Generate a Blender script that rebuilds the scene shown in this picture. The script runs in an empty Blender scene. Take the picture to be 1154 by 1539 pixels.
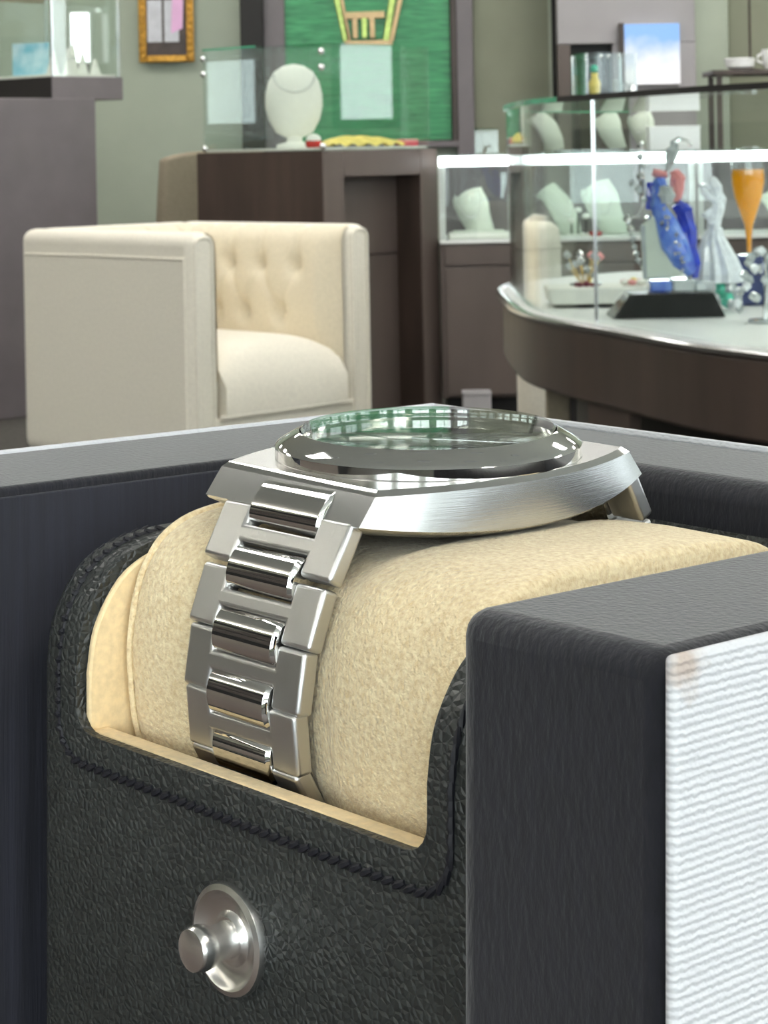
import bpy, bmesh, math, random
from mathutils import Vector, Matrix

# ------------------------------------------------------------------ camera, light, exposure
scene = bpy.context.scene
COL = scene.collection
F = 3206.0                      # focal length in pixels of a 1154 x 1539 frame
PX, PY = 577.0, 225.0           # principal point: the lens is shifted, the camera is level
EYE = Vector((0.0, 0.0, 0.9))
ROLL = math.radians(1.1)
cr, sr = math.cos(ROLL), math.sin(ROLL)
cam_data = bpy.data.cameras.new('camera')
cam_data.sensor_fit = 'AUTO'
cam_data.sensor_width = 36.0
cam_data.lens = F / 1539.0 * 36.0
cam_data.shift_y = -(769.5 - PY) / 1539.0
cam_data.clip_start = 0.01
cam_data.clip_end = 100
cam_data.dof.use_dof = True
cam_data.dof.focus_distance = 0.236
cam_data.dof.aperture_fstop = 170.0
cam = bpy.data.objects.new('camera', cam_data)
COL.objects.link(cam)
cam.matrix_world = Matrix(((cr, sr, 0, EYE.x), (0, 0, -1, EYE.y), (-sr, cr, 0, EYE.z), (0, 0, 0, 1)))
scene.camera = cam

scene.view_settings.view_transform = 'Standard'
scene.view_settings.look = 'None'
scene.view_settings.gamma = 1.0
scene.view_settings.exposure = 0.35
scene.view_settings.use_curve_mapping = False
scene.cycles.transparent_max_bounces = 32
scene.cycles.max_bounces = 10
scene.cycles.caustics_reflective = False
scene.cycles.caustics_refractive = False

world = bpy.data.worlds.new('world')
scene.world = world
world.use_nodes = True
bg = world.node_tree.nodes['Background']
bg.inputs[0].default_value = (0.80, 0.90, 1.0, 1)
bg.inputs[1].default_value = 1.2


def area_light(name, loc, look, sx, sy, power, color=(1, 1, 1)):
    l = bpy.data.lights.new(name, 'AREA')
    l.shape = 'RECTANGLE'
    l.size, l.size_y, l.energy, l.color = sx, sy, power, color
    o = bpy.data.objects.new(name, l)
    COL.objects.link(o)
    o.location = loc
    d = Vector(look) - Vector(loc)
    o.rotation_euler = d.to_track_quat('-Z', 'Y').to_euler()
    return o


# daylight just outside each shop window of the right-hand wall (x = 4.8) and of the wall behind the camera
RWIN = [(-3.4, -2.1), (-1.7, -0.4), (0.0, 1.3), (1.7, 3.0), (3.4, 4.7), (6.53, 6.91)]
for i, (y0, y1) in enumerate(RWIN):
    area_light('window_daylight', (5.25, (y0 + y1) / 2, 1.5), (0, (y0 + y1) / 2, 1.5), y1 - y0, 2.3, (9 if y0 < 6 else 28) * (y1 - y0), (0.93, 0.97, 1.0))
FWIN = [(-3.6, -2.3), (-1.9, -0.6), (-0.2, 1.1), (1.5, 2.8), (3.2, 4.5)]  # the left ones are unseen additions that fill the room from the front
for i, (x0, x1) in enumerate(FWIN):
    area_light('window_daylight', ((x0 + x1) / 2, -4.45, 1.5), ((x0 + x1) / 2, 0, 1.5), x1 - x0, 2.3, 46, (0.93, 0.97, 1.0))
FILL_PANELS = [(-2.4, -1.6), (1.0, -1.6), (-2.8, 3.6), (-1.25, 1.9), (1.3, -0.5), (1.7, 3.6), (2.8, 2.2), (-2.4, 4.6), (0.4, 4.6), (2.8, 5.4), (-1.2, 7.2), (1.4, 7.4), (-0.3, 5.8), (2.4, 7.2), (-2.6, 7.4)]  # unseen ceiling panels, added for fill and for glints on the steel
PANEL_STRENGTH = 13.5
DOWNLIGHTS = [(x, y) for y in (0.35, 0.95, 1.6) for x in (-1.35, -0.9, -0.45, 0.0, 0.45, 0.9, 1.35)] + [(x, y) for y in (3.2, 6.0, 8.3) for x in (-1.5, -0.9, -0.3, 0.3, 0.9, 1.5)]


# ------------------------------------------------------------------ helpers
def srgb(r, g, b):
    f = lambda c: (c / 255 / 12.92) if c / 255 <= 0.04045 else ((c / 255 + 0.055) / 1.055) ** 2.4
    return (f(r), f(g), f(b), 1.0)


def at(px, py, Y):
    """The world point that shows at a pixel of the photograph, at depth Y."""
    dx, dy = px - PX, py - PY
    u, v = dx * cr - dy * sr, dx * sr + dy * cr
    return Vector((EYE.x + u / F * Y, EYE.y + Y, EYE.z - v / F * Y))


def zat(px, py, Y):
    return at(px, py, Y).z


def xat(px, py, Y):
    return at(px, py, Y).x


class MB:
    """Collects shapes for one mesh."""

    def __init__(self):
        self.v, self.f, self.m = [], [], []

    def add(self, verts, faces, mi=0):
        o = len(self.v)
        self.v += [Vector(p) for p in verts]
        self.f += [tuple(i + o for i in f) for f in faces]
        self.m += [mi] * len(faces)
        return self

    def box(self, x0, x1, y0, y1, z0, z1, mi=0):
        vs = [(x, y, z) for z in (z0, z1) for y in (y0, y1) for x in (x0, x1)]
        fs = [(0, 2, 3, 1), (4, 5, 7, 6), (0, 1, 5, 4), (2, 6, 7, 3), (0, 4, 6, 2), (1, 3, 7, 5)]
        return self.add(vs, fs, mi)

    def prism(self, pts, fn, t0, t1, mi=0):
        """Closed 2D outline extruded between t0 and t1; fn(u, v, t) gives the point."""
        n = len(pts)
        vs = [fn(u, v, t0) for u, v in pts] + [fn(u, v, t1) for u, v in pts]
        fs = [tuple(range(n - 1, -1, -1)), tuple(range(n, 2 * n))]
        fs += [(i, (i + 1) % n, n + (i + 1) % n, n + i) for i in range(n)]
        return self.add(vs, fs, mi)

    def lathe(self, prof, seg=32, c=(0, 0, 0), ax=(0, 0, 1), mi=0, sx=1, sy=1):
        """Profile of (radius, height) turned about an axis through c."""
        ax = Vector(ax).normalized()
        q = Vector((0, 0, 1)).rotation_difference(ax)
        c = Vector(c)
        vs, fs = [], []
        n = len(prof)
        for r, h in prof:
            for k in range(seg):
                a = 2 * math.pi * k / seg
                vs.append(c + q @ Vector((r * math.cos(a) * sx, r * math.sin(a) * sy, h)))
        for i in range(n - 1):
            for k in range(seg):
                k2 = (k + 1) % seg
                fs.append((i * seg + k, i * seg + k2, (i + 1) * seg + k2, (i + 1) * seg + k))
        if prof[0][0] > 1e-9:
            fs.append(tuple(range(seg - 1, -1, -1)))
        if prof[-1][0] > 1e-9:
            fs.append(tuple(range((n - 1) * seg, n * seg)))
        return self.add(vs, fs, mi)

    def tube(self, pts, r, seg=8, mi=0, closed=False):
        pts = [Vector(p) for p in pts]
        n = len(pts)
        rs = r if isinstance(r, (list, tuple)) else [r] * n
        vs, fs = [], []
        up = Vector((0.123, 0.31, 0.94)).normalized()
        for i, p in enumerate(pts):
            a = pts[(i - 1) % n] if closed else pts[max(i - 1, 0)]
            b = pts[(i + 1) % n] if closed else pts[min(i + 1, n - 1)]
            d = (b - a).normalized()
            s = d.cross(up)
            if s.length < 1e-4:
                s = d.cross(Vector((1, 0, 0)))
            s.normalize()
            t = s.cross(d).normalized()
            for k in range(seg):
                an = 2 * math.pi * k / seg
                vs.append(p + (s * math.cos(an) + t * math.sin(an)) * rs[i])
        for i in range(n if closed else n - 1):
            j = (i + 1) % n
            for k in range(seg):
                k2 = (k + 1) % seg
                fs.append((i * seg + k, i * seg + k2, j * seg + k2, j * seg + k))
        if not closed:
            fs += [tuple(range(seg - 1, -1, -1)), tuple(range((n - 1) * seg, n * seg))]
        return self.add(vs, fs, mi)

    def ball(self, c, r, seg=10, rings=6, sx=1, sy=1, sz=1, mi=0):
        prof = [(max(math.sin(math.pi * i / rings), 0.0) * r, -math.cos(math.pi * i / rings) * r * sz) for i in range(rings + 1)]
        prof[0] = (1e-5 * r, -r * sz)
        prof[-1] = (1e-5 * r, r * sz)
        return self.lathe(prof, seg, c, mi=mi, sx=sx, sy=sy)

    def grid(self, fn, nu, nv, mi=0, closed_u=False):
        vs = [fn(i / (nu if closed_u else nu - 1), j / (nv - 1)) for j in range(nv) for i in range(nu)]
        fs = []
        for j in range(nv - 1):
            for i in range(nu if closed_u else nu - 1):
                i2 = (i + 1) % nu
                fs.append((j * nu + i, j * nu + i2, (j + 1) * nu + i2, (j + 1) * nu + i))
        return self.add(vs, fs, mi)

    def xform(self, m):
        self.v = [m @ p for p in self.v]
        return self

    def build(self, name, mat, parent=None, smooth=False, bevel=0, seg=2, angle=40, subsurf=0, matrix=None, weld=0):
        me = bpy.data.meshes.new(name)
        me.from_pydata([tuple(p) for p in self.v], [], self.f)
        for i, p in enumerate(me.polygons):
            p.material_index = self.m[i]
        for mt in (mat if isinstance(mat, (list, tuple)) else [mat]):
            me.materials.append(mt)
        bm = bmesh.new()
        bm.from_mesh(me)
        if weld:
            bmesh.ops.remove_doubles(bm, verts=bm.verts, dist=weld)
        bmesh.ops.recalc_face_normals(bm, faces=bm.faces)
        bm.to_mesh(me)
        bm.free()
        o = bpy.data.objects.new(name, me)
        COL.objects.link(o)
        if parent is not None:
            o.parent = parent
        if matrix is not None:
            o.matrix_world = matrix
        if bevel:
            b = o.modifiers.new('bevel', 'BEVEL')
            b.width, b.segments, b.limit_method, b.angle_limit = bevel, seg, 'ANGLE', math.radians(angle)
            b.use_clamp_overlap = True
            smooth = True
        if subsurf:
            s = o.modifiers.new('subsurf', 'SUBSURF')
            s.levels = s.render_levels = subsurf
            smooth = True
        if smooth:
            for p in me.polygons:
                p.use_smooth = True
            if not subsurf:
                me.set_sharp_from_angle(angle=math.radians(angle + 5))
        return o


def empty(name, loc=(0, 0, 0), rotz=0.0):
    o = bpy.data.objects.new(name, None)
    COL.objects.link(o)
    o.empty_display_size = 0.05
    o.location = loc
    o.rotation_euler = (0, 0, rotz)
    return o


def tag(o, label=None, cat=None, group=None, kind=None):
    if label:
        o['label'] = label
    if cat:
        o['category'] = cat
    if group:
        o['group'] = group
    if kind:
        o['kind'] = kind
    return o


def thing(name, label, cat, loc=(0, 0, 0), rotz=0.0, group=None):
    return tag(empty(name, loc, rotz), label, cat, group)


def copy_tree(o, parent=None):
    c = o.copy()
    COL.objects.link(c)
    c.parent = parent
    for ch in [x for x in bpy.data.objects if x.parent == o]:
        copy_tree(ch, c)
    return c


def rounded(pts, r, n=5):
    """Round the corners of a closed 2D polygon; r is a number or a list, one per corner."""
    out = []
    k = len(pts)
    for i, p in enumerate(pts):
        rr = r[i] if isinstance(r, (list, tuple)) else r
        p = Vector(p)
        a, b = Vector(pts[i - 1]), Vector(pts[(i + 1) % k])
        if rr <= 0:
            out.append(tuple(p))
            continue
        da, db = (a - p).normalized(), (b - p).normalized()
        h = math.acos(max(-1, min(1, da.dot(db)))) / 2
        t = min(rr / math.tan(h), (a - p).length * 0.49, (b - p).length * 0.49)
        r2 = t * math.tan(h)
        c = p + (da + db).normalized() * (r2 / math.sin(h))
        s, e = p + da * t - c, p + db * t - c
        a0, a1 = math.atan2(s.y, s.x), math.atan2(e.y, e.x)
        d = (a1 - a0 + math.pi) % (2 * math.pi) - math.pi
        for j in range(n + 1):
            an = a0 + d * j / n
            out.append((c.x + r2 * math.cos(an), c.y + r2 * math.sin(an)))
    return out


# ------------------------------------------------------------------ materials
def new_mat(name):
    m = bpy.data.materials.new(name)
    m.use_nodes = True
    return m, m.node_tree, m.node_tree.nodes['Principled BSDF']


def surf(name, col, rough=0.5, metal=0.0, var=0.0, vscale=20.0, bump=0.0, bscale=200.0, stretch=(1, 1, 1), sheen=0.0,
         spec=0.5, coat=0.0, emit=None, estr=0.0, bdetail=4.0, kind='noise', aniso=0.0, bdist=0.001, col2=None):
    m, nt, p = new_mat(name)
    N, L = nt.nodes, nt.links
    p.inputs['Base Color'].default_value = col
    p.inputs['Roughness'].default_value = rough
    p.inputs['Metallic'].default_value = metal
    p.inputs['Specular IOR Level'].default_value = spec
    p.inputs['Coat Weight'].default_value = coat
    if sheen:
        p.inputs['Sheen Weight'].default_value = sheen
        p.inputs['Sheen Roughness'].default_value = 0.5
    if aniso:
        p.inputs['Anisotropic'].default_value = aniso
    if emit:
        p.inputs['Emission Color'].default_value = emit
        p.inputs['Emission Strength'].default_value = estr
    tc = N.new('ShaderNodeTexCoord')
    mp = N.new('ShaderNodeMapping')
    mp.inputs['Scale'].default_value = stretch
    L.new(tc.outputs['Object'], mp.inputs['Vector'])
    if var:
        t = N.new('ShaderNodeTexNoise')
        t.inputs['Scale'].default_value = vscale
        t.inputs['Detail'].default_value = 5
        L.new(mp.outputs[0], t.inputs['Vector'])
        mx = N.new('ShaderNodeMix')
        mx.data_type = 'RGBA'
        c2 = col2 if col2 else tuple(min(1, c * (1 + var)) for c in col[:3]) + (1,)
        c1 = tuple(c * (1 - var) for c in col[:3]) + (1,) if not col2 else col
        mx.inputs['A'].default_value = c1
        mx.inputs['B'].default_value = c2
        rp = N.new('ShaderNodeMapRange')
        rp.inputs['From Min'].default_value = 0.3
        rp.inputs['From Max'].default_value = 0.7
        L.new(t.outputs['Fac'], rp.inputs['Value'])
        L.new(rp.outputs[0], mx.inputs['Factor'])
        L.new(mx.outputs['Result'], p.inputs['Base Color'])
    if bump:
        if kind == 'noise':
            b = N.new('ShaderNodeTexNoise')
            b.inputs['Detail'].default_value = bdetail
            out = b.outputs['Fac']
        elif kind == 'voronoi':
            b = N.new('ShaderNodeTexVoronoi')
            b.feature = 'DISTANCE_TO_EDGE'
            out = b.outputs['Distance']
        else:
            b = N.new('ShaderNodeTexWave')
            b.inputs['Distortion'].default_value = 1.5
            b.inputs['Detail Scale'].default_value = 2.0
            out = b.outputs['Fac']
        b.inputs['Scale'].default_value = bscale
        L.new(mp.outputs[0], b.inputs['Vector'])
        bp = N.new('ShaderNodeBump')
        bp.inputs['Strength'].default_value = bump
        bp.inputs['Distance'].default_value = bdist
        L.new(out, bp.inputs['Height'])
        L.new(bp.outputs[0], p.inputs['Normal'])
    return m


def glass(name, tint=(0.93, 0.98, 0.96, 1), f0=0.045, rough=0.0):
    """Clear pane: mostly see-through, mirror-like towards grazing angles."""
    m = bpy.data.materials.new(name)
    m.use_nodes = True
    nt = m.node_tree
    N, L = nt.nodes, nt.links
    N.remove(N['Principled BSDF'])
    out = N['Material Output']
    lw = N.new('ShaderNodeLayerWeight')
    lw.inputs['Blend'].default_value = 0.5
    pw = N.new('ShaderNodeMath'); pw.operation = 'POWER'; pw.inputs[1].default_value = 5
    L.new(lw.outputs['Facing'], pw.inputs[0])
    ma = N.new('ShaderNodeMath'); ma.operation = 'MULTIPLY_ADD'
    ma.inputs[1].default_value, ma.inputs[2].default_value = 1 - f0, f0
    L.new(pw.outputs[0], ma.inputs[0])
    tr = N.new('ShaderNodeBsdfTransparent'); tr.inputs[0].default_value = tint
    gl = N.new('ShaderNodeBsdfGlossy'); gl.inputs['Roughness'].default_value = rough
    gl.inputs[0].default_value = (1, 1, 1, 1)
    mx = N.new('ShaderNodeMixShader')
    L.new(ma.outputs[0], mx.inputs[0])
    L.new(tr.outputs[0], mx.inputs[1])
    L.new(gl.outputs[0], mx.inputs[2])
    L.new(mx.outputs[0], out.inputs[0])
    return m


def emissive(name, col, strength):
    m, nt, p = new_mat(name)
    p.inputs['Base Color'].default_value = (0.8, 0.8, 0.8, 1)
    p.inputs['Emission Color'].default_value = col
    p.inputs['Emission Strength'].default_value = strength
    return m


M = {}
# foreground
M['box_black'] = surf('black_box_cloth', srgb(23, 23, 31), 0.75, var=0.25, vscale=900, bump=0.5, bscale=1500, stretch=(1, 1, 0.35), sheen=0.3, spec=0.25, bdist=0.0003)
M['box_navy'] = surf('dark_box_lining', srgb(31, 32, 43), 0.8, var=0.3, vscale=700, bump=0.5, bscale=1800, stretch=(1, 1, 0.04), sheen=0.1, bdist=0.0003)
M['leather'] = surf('black_pebbled_leather', srgb(44, 47, 46), 0.42, var=0.2, vscale=500, bump=0.9, bscale=1000, bdist=0.0005, kind='voronoi')
M['thread'] = surf('dark_thread', srgb(16, 17, 26), 0.6, var=0.2, vscale=3000)
M['suede'] = surf('tan_suede', srgb(244, 228, 190), 0.95, var=0.2, vscale=1500, bump=1.0, bscale=1900, sheen=0.3, spec=0.1, bdist=0.0004,
                  col2=srgb(218, 193, 150))
M['lining'] = surf('tan_lining', srgb(236, 212, 168), 0.95, var=0.1, vscale=900, bump=0.4, bscale=1500, sheen=0.2, spec=0.1, bdist=0.0003)
M['brushed'] = surf('brushed_steel', (0.66, 0.66, 0.655, 1), 0.36, metal=1.0, bump=0.16, bscale=900, stretch=(6, 0.25, 0.5), bdist=0.0002)
M['brushed_case'] = surf('brushed_case_steel', (0.66, 0.66, 0.65, 1), 0.26, metal=1.0, bump=0.05, bscale=900, stretch=(0.4, 0.2, 8), bdist=0.0002)
M['polished'] = surf('polished_steel', (0.72, 0.71, 0.69, 1), 0.05, metal=1.0, bump=0.02, bscale=150, bdist=0.0002)
M['satin'] = surf('satin_steel', (0.70, 0.69, 0.66, 1), 0.16, metal=1.0, bump=0.03, bscale=500, bdist=0.0002)
M['snap_steel'] = surf('snap_steel', (0.80, 0.79, 0.77, 1), 0.26, metal=1.0, bump=0.03, bscale=500, bdist=0.0002)
M['dial'] = surf('dark_dial', srgb(34, 36, 40), 0.3, metal=0.4, bump=0.05, bscale=2000)
M['crystal'] = glass('sapphire_crystal', (0.97, 0.99, 0.98, 1), 0.08)


def white_weave():
    """White paper cloth with fine wavy horizontal ribs and a worn top corner."""
    m, nt, p = new_mat('white_ribbed_cloth')
    N, L = nt.nodes, nt.links
    p.inputs['Base Color'].default_value = (0.63, 0.64, 0.67, 1)
    p.inputs['Roughness'].default_value = 0.85
    tc = N.new('ShaderNodeTexCoord')
    w = N.new('ShaderNodeTexWave')
    w.wave_type, w.bands_direction = 'BANDS', 'Z'
    w.inputs['Scale'].default_value = 420
    w.inputs['Distortion'].default_value = 2.0
    w.inputs['Detail'].default_value = 1.0
    w.inputs['Detail Scale'].default_value = 3.0
    L.new(tc.outputs['Object'], w.inputs['Vector'])
    bp = N.new('ShaderNodeBump')
    bp.inputs['Strength'].default_value = 0.45
    bp.inputs['Distance'].default_value = 0.0003
    L.new(w.outputs['Fac'], bp.inputs['Height'])
    L.new(bp.outputs[0], p.inputs['Normal'])
    # brownish scuff on the near top corner of the cover
    vd = N.new('ShaderNodeVectorMath'); vd.operation = 'DISTANCE'
    L.new(tc.outputs['Object'], vd.inputs[0])
    vd.inputs[1].default_value = (.0706, -.0512, .0732)
    no = N.new('ShaderNodeTexNoise'); no.inputs['Scale'].default_value = 500
    L.new(tc.outputs['Object'], no.inputs['Vector'])
    ad = N.new('ShaderNodeMath'); ad.operation = 'MULTIPLY_ADD'; ad.inputs[1].default_value = .004
    L.new(no.outputs['Fac'], ad.inputs[0]); L.new(vd.outputs['Value'], ad.inputs[2])
    mr = N.new('ShaderNodeMapRange')
    mr.inputs['From Min'].default_value, mr.inputs['From Max'].default_value = .0028, .0050
    mr.inputs['To Min'].default_value, mr.inputs['To Max'].default_value = .6, 0
    L.new(ad.outputs[0], mr.inputs['Value'])
    mx = N.new('ShaderNodeMix'); mx.data_type = 'RGBA'
    mx.inputs['A'].default_value = (0.63, 0.64, 0.67, 1)
    mx.inputs['B'].default_value = srgb(168, 140, 116)
    L.new(mr.outputs[0], mx.inputs['Factor']); L.new(mx.outputs['Result'], p.inputs['Base Color'])
    return m


M['white_weave'] = white_weave()

# ------------------------------------------------------------------ foreground frame: a to the near right, b to the far right, h below the eye (mm)
TH = math.atan2(0.744, 0.668)
A2, B2 = (math.cos(TH), -math.sin(TH)), (math.sin(TH), math.cos(TH))
RAB = Matrix(((A2[0], B2[0], 0, 0), (A2[1], B2[1], 0, 0), (0, 0, 1, 0), (0, 0, 0, 1)))
RRL = Matrix(((cr, 0, sr, 0), (0, 1, 0, 0), (-sr, 0, cr, 0), (0, 0, 0, 1)))
FG = Matrix.Translation(EYE) @ RRL @ RAB


def L3(a, b, h):
    return Vector((a * 0.001, b * 0.001, -h * 0.001))


class FThing:
    """A foreground thing: an Empty at its base; shapes are given in (a, b, h) millimetres."""

    def __init__(self, name, label, cat, base):
        self.base = L3(*base)
        self.e = tag(empty(name), label, cat)
        self.e.matrix_world = FG @ Matrix.Translation(self.base)

    def p(self, a, b, h):
        return L3(a, b, h) - self.base

    def box(self, mb, a0, a1, b0, b1, h0, h1, mi=0):
        p, q = self.p(a0, b0, h1), self.p(a1, b1, h0)
        return mb.box(p.x, q.x, p.y, q.y, p.z, q.z, mi)


# ------------------------------------------------------------------ room shell
XL, XR, YF, YB, ZC = -4.2, 4.8, -4.0, 8.9, 2.8
M['carpet'] = surf('grey_brown_carpet', srgb(74, 71, 67), 0.95, var=0.35, vscale=60, bump=0.4, bscale=300)
M['ceiling'] = surf('white_ceiling', srgb(232, 232, 226), 0.9, var=0.02, vscale=8)
M['sage'] = surf('sage_wall_paint', srgb(172, 180, 164), 0.85, var=0.04, vscale=6, bump=0.15, bscale=120)
M['olive'] = surf('olive_wall_paint', srgb(138, 140, 122), 0.85, var=0.05, vscale=6, bump=0.15, bscale=120)
M['palewall'] = surf('pale_wall_paint', srgb(150, 148, 134), 0.85, var=0.03, vscale=6)
M['greywall'] = surf('grey_mauve_paint', srgb(168, 164, 166), 0.85, var=0.04, vscale=5, bump=0.15, bscale=120)
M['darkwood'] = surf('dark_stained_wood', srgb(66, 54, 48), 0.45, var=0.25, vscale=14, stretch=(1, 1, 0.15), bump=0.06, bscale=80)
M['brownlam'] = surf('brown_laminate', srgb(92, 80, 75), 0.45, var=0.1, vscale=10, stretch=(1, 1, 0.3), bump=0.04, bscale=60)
M['greylam'] = surf('grey_laminate', srgb(116, 109, 112), 0.5, var=0.07, vscale=9, bump=0.05, bscale=60)
M['black'] = surf('black_recess', srgb(22, 18, 17), 0.6, var=0.1, vscale=20)
M['windowframe'] = surf('bronze_window_frame', srgb(70, 66, 62), 0.4, metal=0.3, var=0.05)
M['pane'] = glass('window_glass', (0.96, 0.98, 0.97, 1), 0.05)


def structure(name, mb, mat, parent=None, **k):
    o = mb.build(name, mat, parent, **k)
    if parent is None:
        o['kind'] = 'structure'
    return o


SILL = lambda y0: 1.02 if y0 > 6 else 0.35
structure('floor', MB().box(XL, XR, YF, YB, -0.1, 0), M['carpet'])
structure('ceiling', MB().box(XL, XR, YF, YB, ZC, ZC + 0.1), M['ceiling'])
structure('wall_back', MB().box(XL, XR, YB, YB + 0.12, 0, ZC), M['sage'])
structure('wall_left', MB().box(XL - 0.12, XL, YF, YB, 0, ZC), M['palewall'])
mb = MB()
edges = [YF] + [v for w in RWIN for v in w] + [YB]
for i in range(0, len(edges), 2):
    mb.box(XR, XR + 0.15, edges[i], edges[i + 1], 0, ZC)
for y0, y1 in RWIN:
    mb.box(XR, XR + 0.15, y0, y1, 0, SILL(y0))
    mb.box(XR, XR + 0.15, y0, y1, 2.6, ZC)
structure('wall_right', mb, M['sage'])
mb = MB()
edges = [XL] + [v for w in FWIN for v in w] + [XR]
for i in range(0, len(edges), 2):
    mb.box(edges[i], edges[i + 1], YF - 0.15, YF, 0, ZC)
for x0, x1 in FWIN:
    mb.box(x0, x1, YF - 0.15, YF, 0, 0.35)
    mb.box(x0, x1, YF - 0.15, YF, 2.6, ZC)
structure('wall_front', mb, M['sage'])
wn = 0
for y0, y1 in RWIN:
    wn += 1
    w = tag(empty('window_%d' % wn, (XR + 0.07, (y0 + y1) / 2, SILL(y0))), kind='structure')
    hw = (y1 - y0) / 2
    HT = 2.6 - SILL(y0)
    mb = MB()
    mb.box(-.03, .03, -hw, -hw + .05, 0, HT).box(-.03, .03, hw - .05, hw, 0, HT).box(-.03, .03, -hw + .05, hw - .05, 0, .05).box(-.03, .03, -hw + .05, hw - .05, HT - .05, HT)
    if hw > .4:
        mb.box(-.03, .03, -.02, .02, .05, HT - .05)
    mb.build('window_frame', M['windowframe'], w, bevel=.004)
    MB().box(-.004, .004, -hw + .05, hw - .05, .05, HT - .05).build('pane', M['pane'], w)
for x0, x1 in FWIN:
    wn += 1
    w = tag(empty('window_%d' % wn, ((x0 + x1) / 2, YF - 0.07, 0.35)), kind='structure')
    hw = (x1 - x0) / 2
    mb = MB()
    mb.box(-hw, -hw + .05, -.03, .03, 0, 2.25).box(hw - .05, hw, -.03, .03, 0, 2.25).box(-hw + .05, hw - .05, -.03, .03, 0, .05).box(-hw + .05, hw - .05, -.03, .03, 2.2, 2.25).box(-.02, .02, -.03, .03, .05, 2.2)
    mb.build('window_frame', M['windowframe'], w, bevel=.004)
    MB().box(-hw + .05, hw - .05, -.004, .004, .05, 2.2).build('pane', M['pane'], w)

# the left wall (unseen), bands added for the steel to mirror: dark wainscot, dark picture rail and soffit, pilasters
tn = 0
for y0, y1, z0, z1, d in ((YF, YB, 0.0, 0.98, .06), (YF, YB, 1.42, 1.50, .04), (YF, YB, 1.98, 2.32, .08)):
    tn += 1
    structure('trim_%d' % tn, MB().box(XL, XL + d, y0, y1, z0, z1), M['black'], bevel=.008)
for y0 in (-2.6, -0.9, 0.75, 2.4, 4.2):
    tn += 1
    structure('trim_%d' % tn, MB().box(XL, XL + .05, y0, y0 + .22, 0.99, 1.41).box(XL, XL + .05, y0, y0 + .22, 1.51, 1.97), M['darkwood'], bevel=.006)

# back wall: flat bands of paint and the pilasters that stand proud of it
YW = YB


def band(name, px0, px1, mat, d, z0=0.0, z1=ZC, py=110):
    return structure(name, MB().box(xat(px0, py, YW - d), xat(px1, py, YW - d), YW - d, YW, z0, z1), mat, bevel=.004)


tn += 1; band('trim_%d' % tn, 362, 397, M['black'], .10)  # black carries the shaded left side of the green panel's surround
tn += 1; band('trim_%d' % tn, 397, 429, M['greylam'], .06)
tn += 1; band('trim_%d' % tn, 686, 712, M['greylam'], .06)
tn += 1; band('trim_%d' % tn, 712, 826, M['olive'], .02)
tn += 1; band('trim_%d' % tn, 826, 831, M['sage'], .05)
tn += 1; band('trim_%d' % tn, 831, 838, M['black'], .08)
tn += 1; band('trim_%d' % tn, 1045, 1096, M['sage'], .16)
tn += 1; band('trim_%d' % tn, 1096, 1260, M['olive'], .03)
structure('baseboard_back', MB().box(XL, XR, YB - .2, YB - .17, 0, .1), M['darkwood'])

# unseen ceiling panels, added to brighten the room
M['lamp_white'] = emissive('led_panel', (1.0, 0.97, 0.92, 1), PANEL_STRENGTH)
M['lamp_rim'] = surf('white_lamp_rim', srgb(225, 225, 225), 0.5, var=.02)
proto = None
for i, (x, y) in enumerate(FILL_PANELS):
    if proto is None:
        proto = thing('ceiling_light', 'square white led panel set in the ceiling', 'ceiling light', (x, y, ZC - .03), 0, 'square ceiling led panels')
        MB().box(-.32, .32, -.32, -.3, 0, .03).box(-.32, .32, .3, .32, 0, .03).box(-.32, -.3, -.3, .3, 0, .03).box(.3, .32, -.3, .3, 0, .03).build('frame', M['lamp_rim'], proto)
        MB().box(-.3, .3, -.3, .3, .008, .028).build('diffuser', M['lamp_white'], proto)
    else:
        c = copy_tree(proto)
        c.location = (x, y, ZC - .03)
# unseen strips, added to brighten the ceiling that the bezel mirrors
M['cove'] = emissive('cove_led', (1.0, 0.97, 0.93, 1), 55.0)
for lb, x0, x1, y0, y1 in (('led cove strip along the top of the left wall', XL + .01, XL + .07, -3.4, 8.2), ('led cove strip along the top of the front wall', -3.4, 4.2, YF + .01, YF + .07), ('led cove strip along the top of the right wall', XR - .07, XR - .01, -3.4, 8.2)):
    t = thing('cove_light', lb, 'ceiling light', ((x0 + x1) / 2, (y0 + y1) / 2, 2.62))
    hx, hy = (x1 - x0) / 2, (y1 - y0) / 2
    MB().box(-hx, hx, -hy, hy, 0, .02).build('channel', M['lamp_rim'], t)
    MB().box(-hx + .012, hx - .012, -hy + .012, hy - .012, .0205, .03).build('led_strip', M['cove'], t)
# small round downlights: steel and crystal mirror them as dots
M['spot_on'] = emissive('downlight_bulb', (1, .97, .92, 1), 150.0)
proto = None
for i, (x, y) in enumerate(DOWNLIGHTS):
    if proto is None:
        proto = thing('downlight', 'small round recessed downlight in the white ceiling', 'ceiling light', (x, y, ZC - .012), 0, 'round ceiling downlights')
        MB().lathe([(.05, .003), (.058, .0), (.066, .004), (.066, .0118), (.05, .0118)], 24).build('rim', M['lamp_rim'], proto, smooth=True)
        MB().lathe([(.048, .005), (.048, .011)], 20).build('bulb', M['spot_on'], proto)
    else:
        c = copy_tree(proto)
        c.location = (x, y, ZC - .012)

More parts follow.
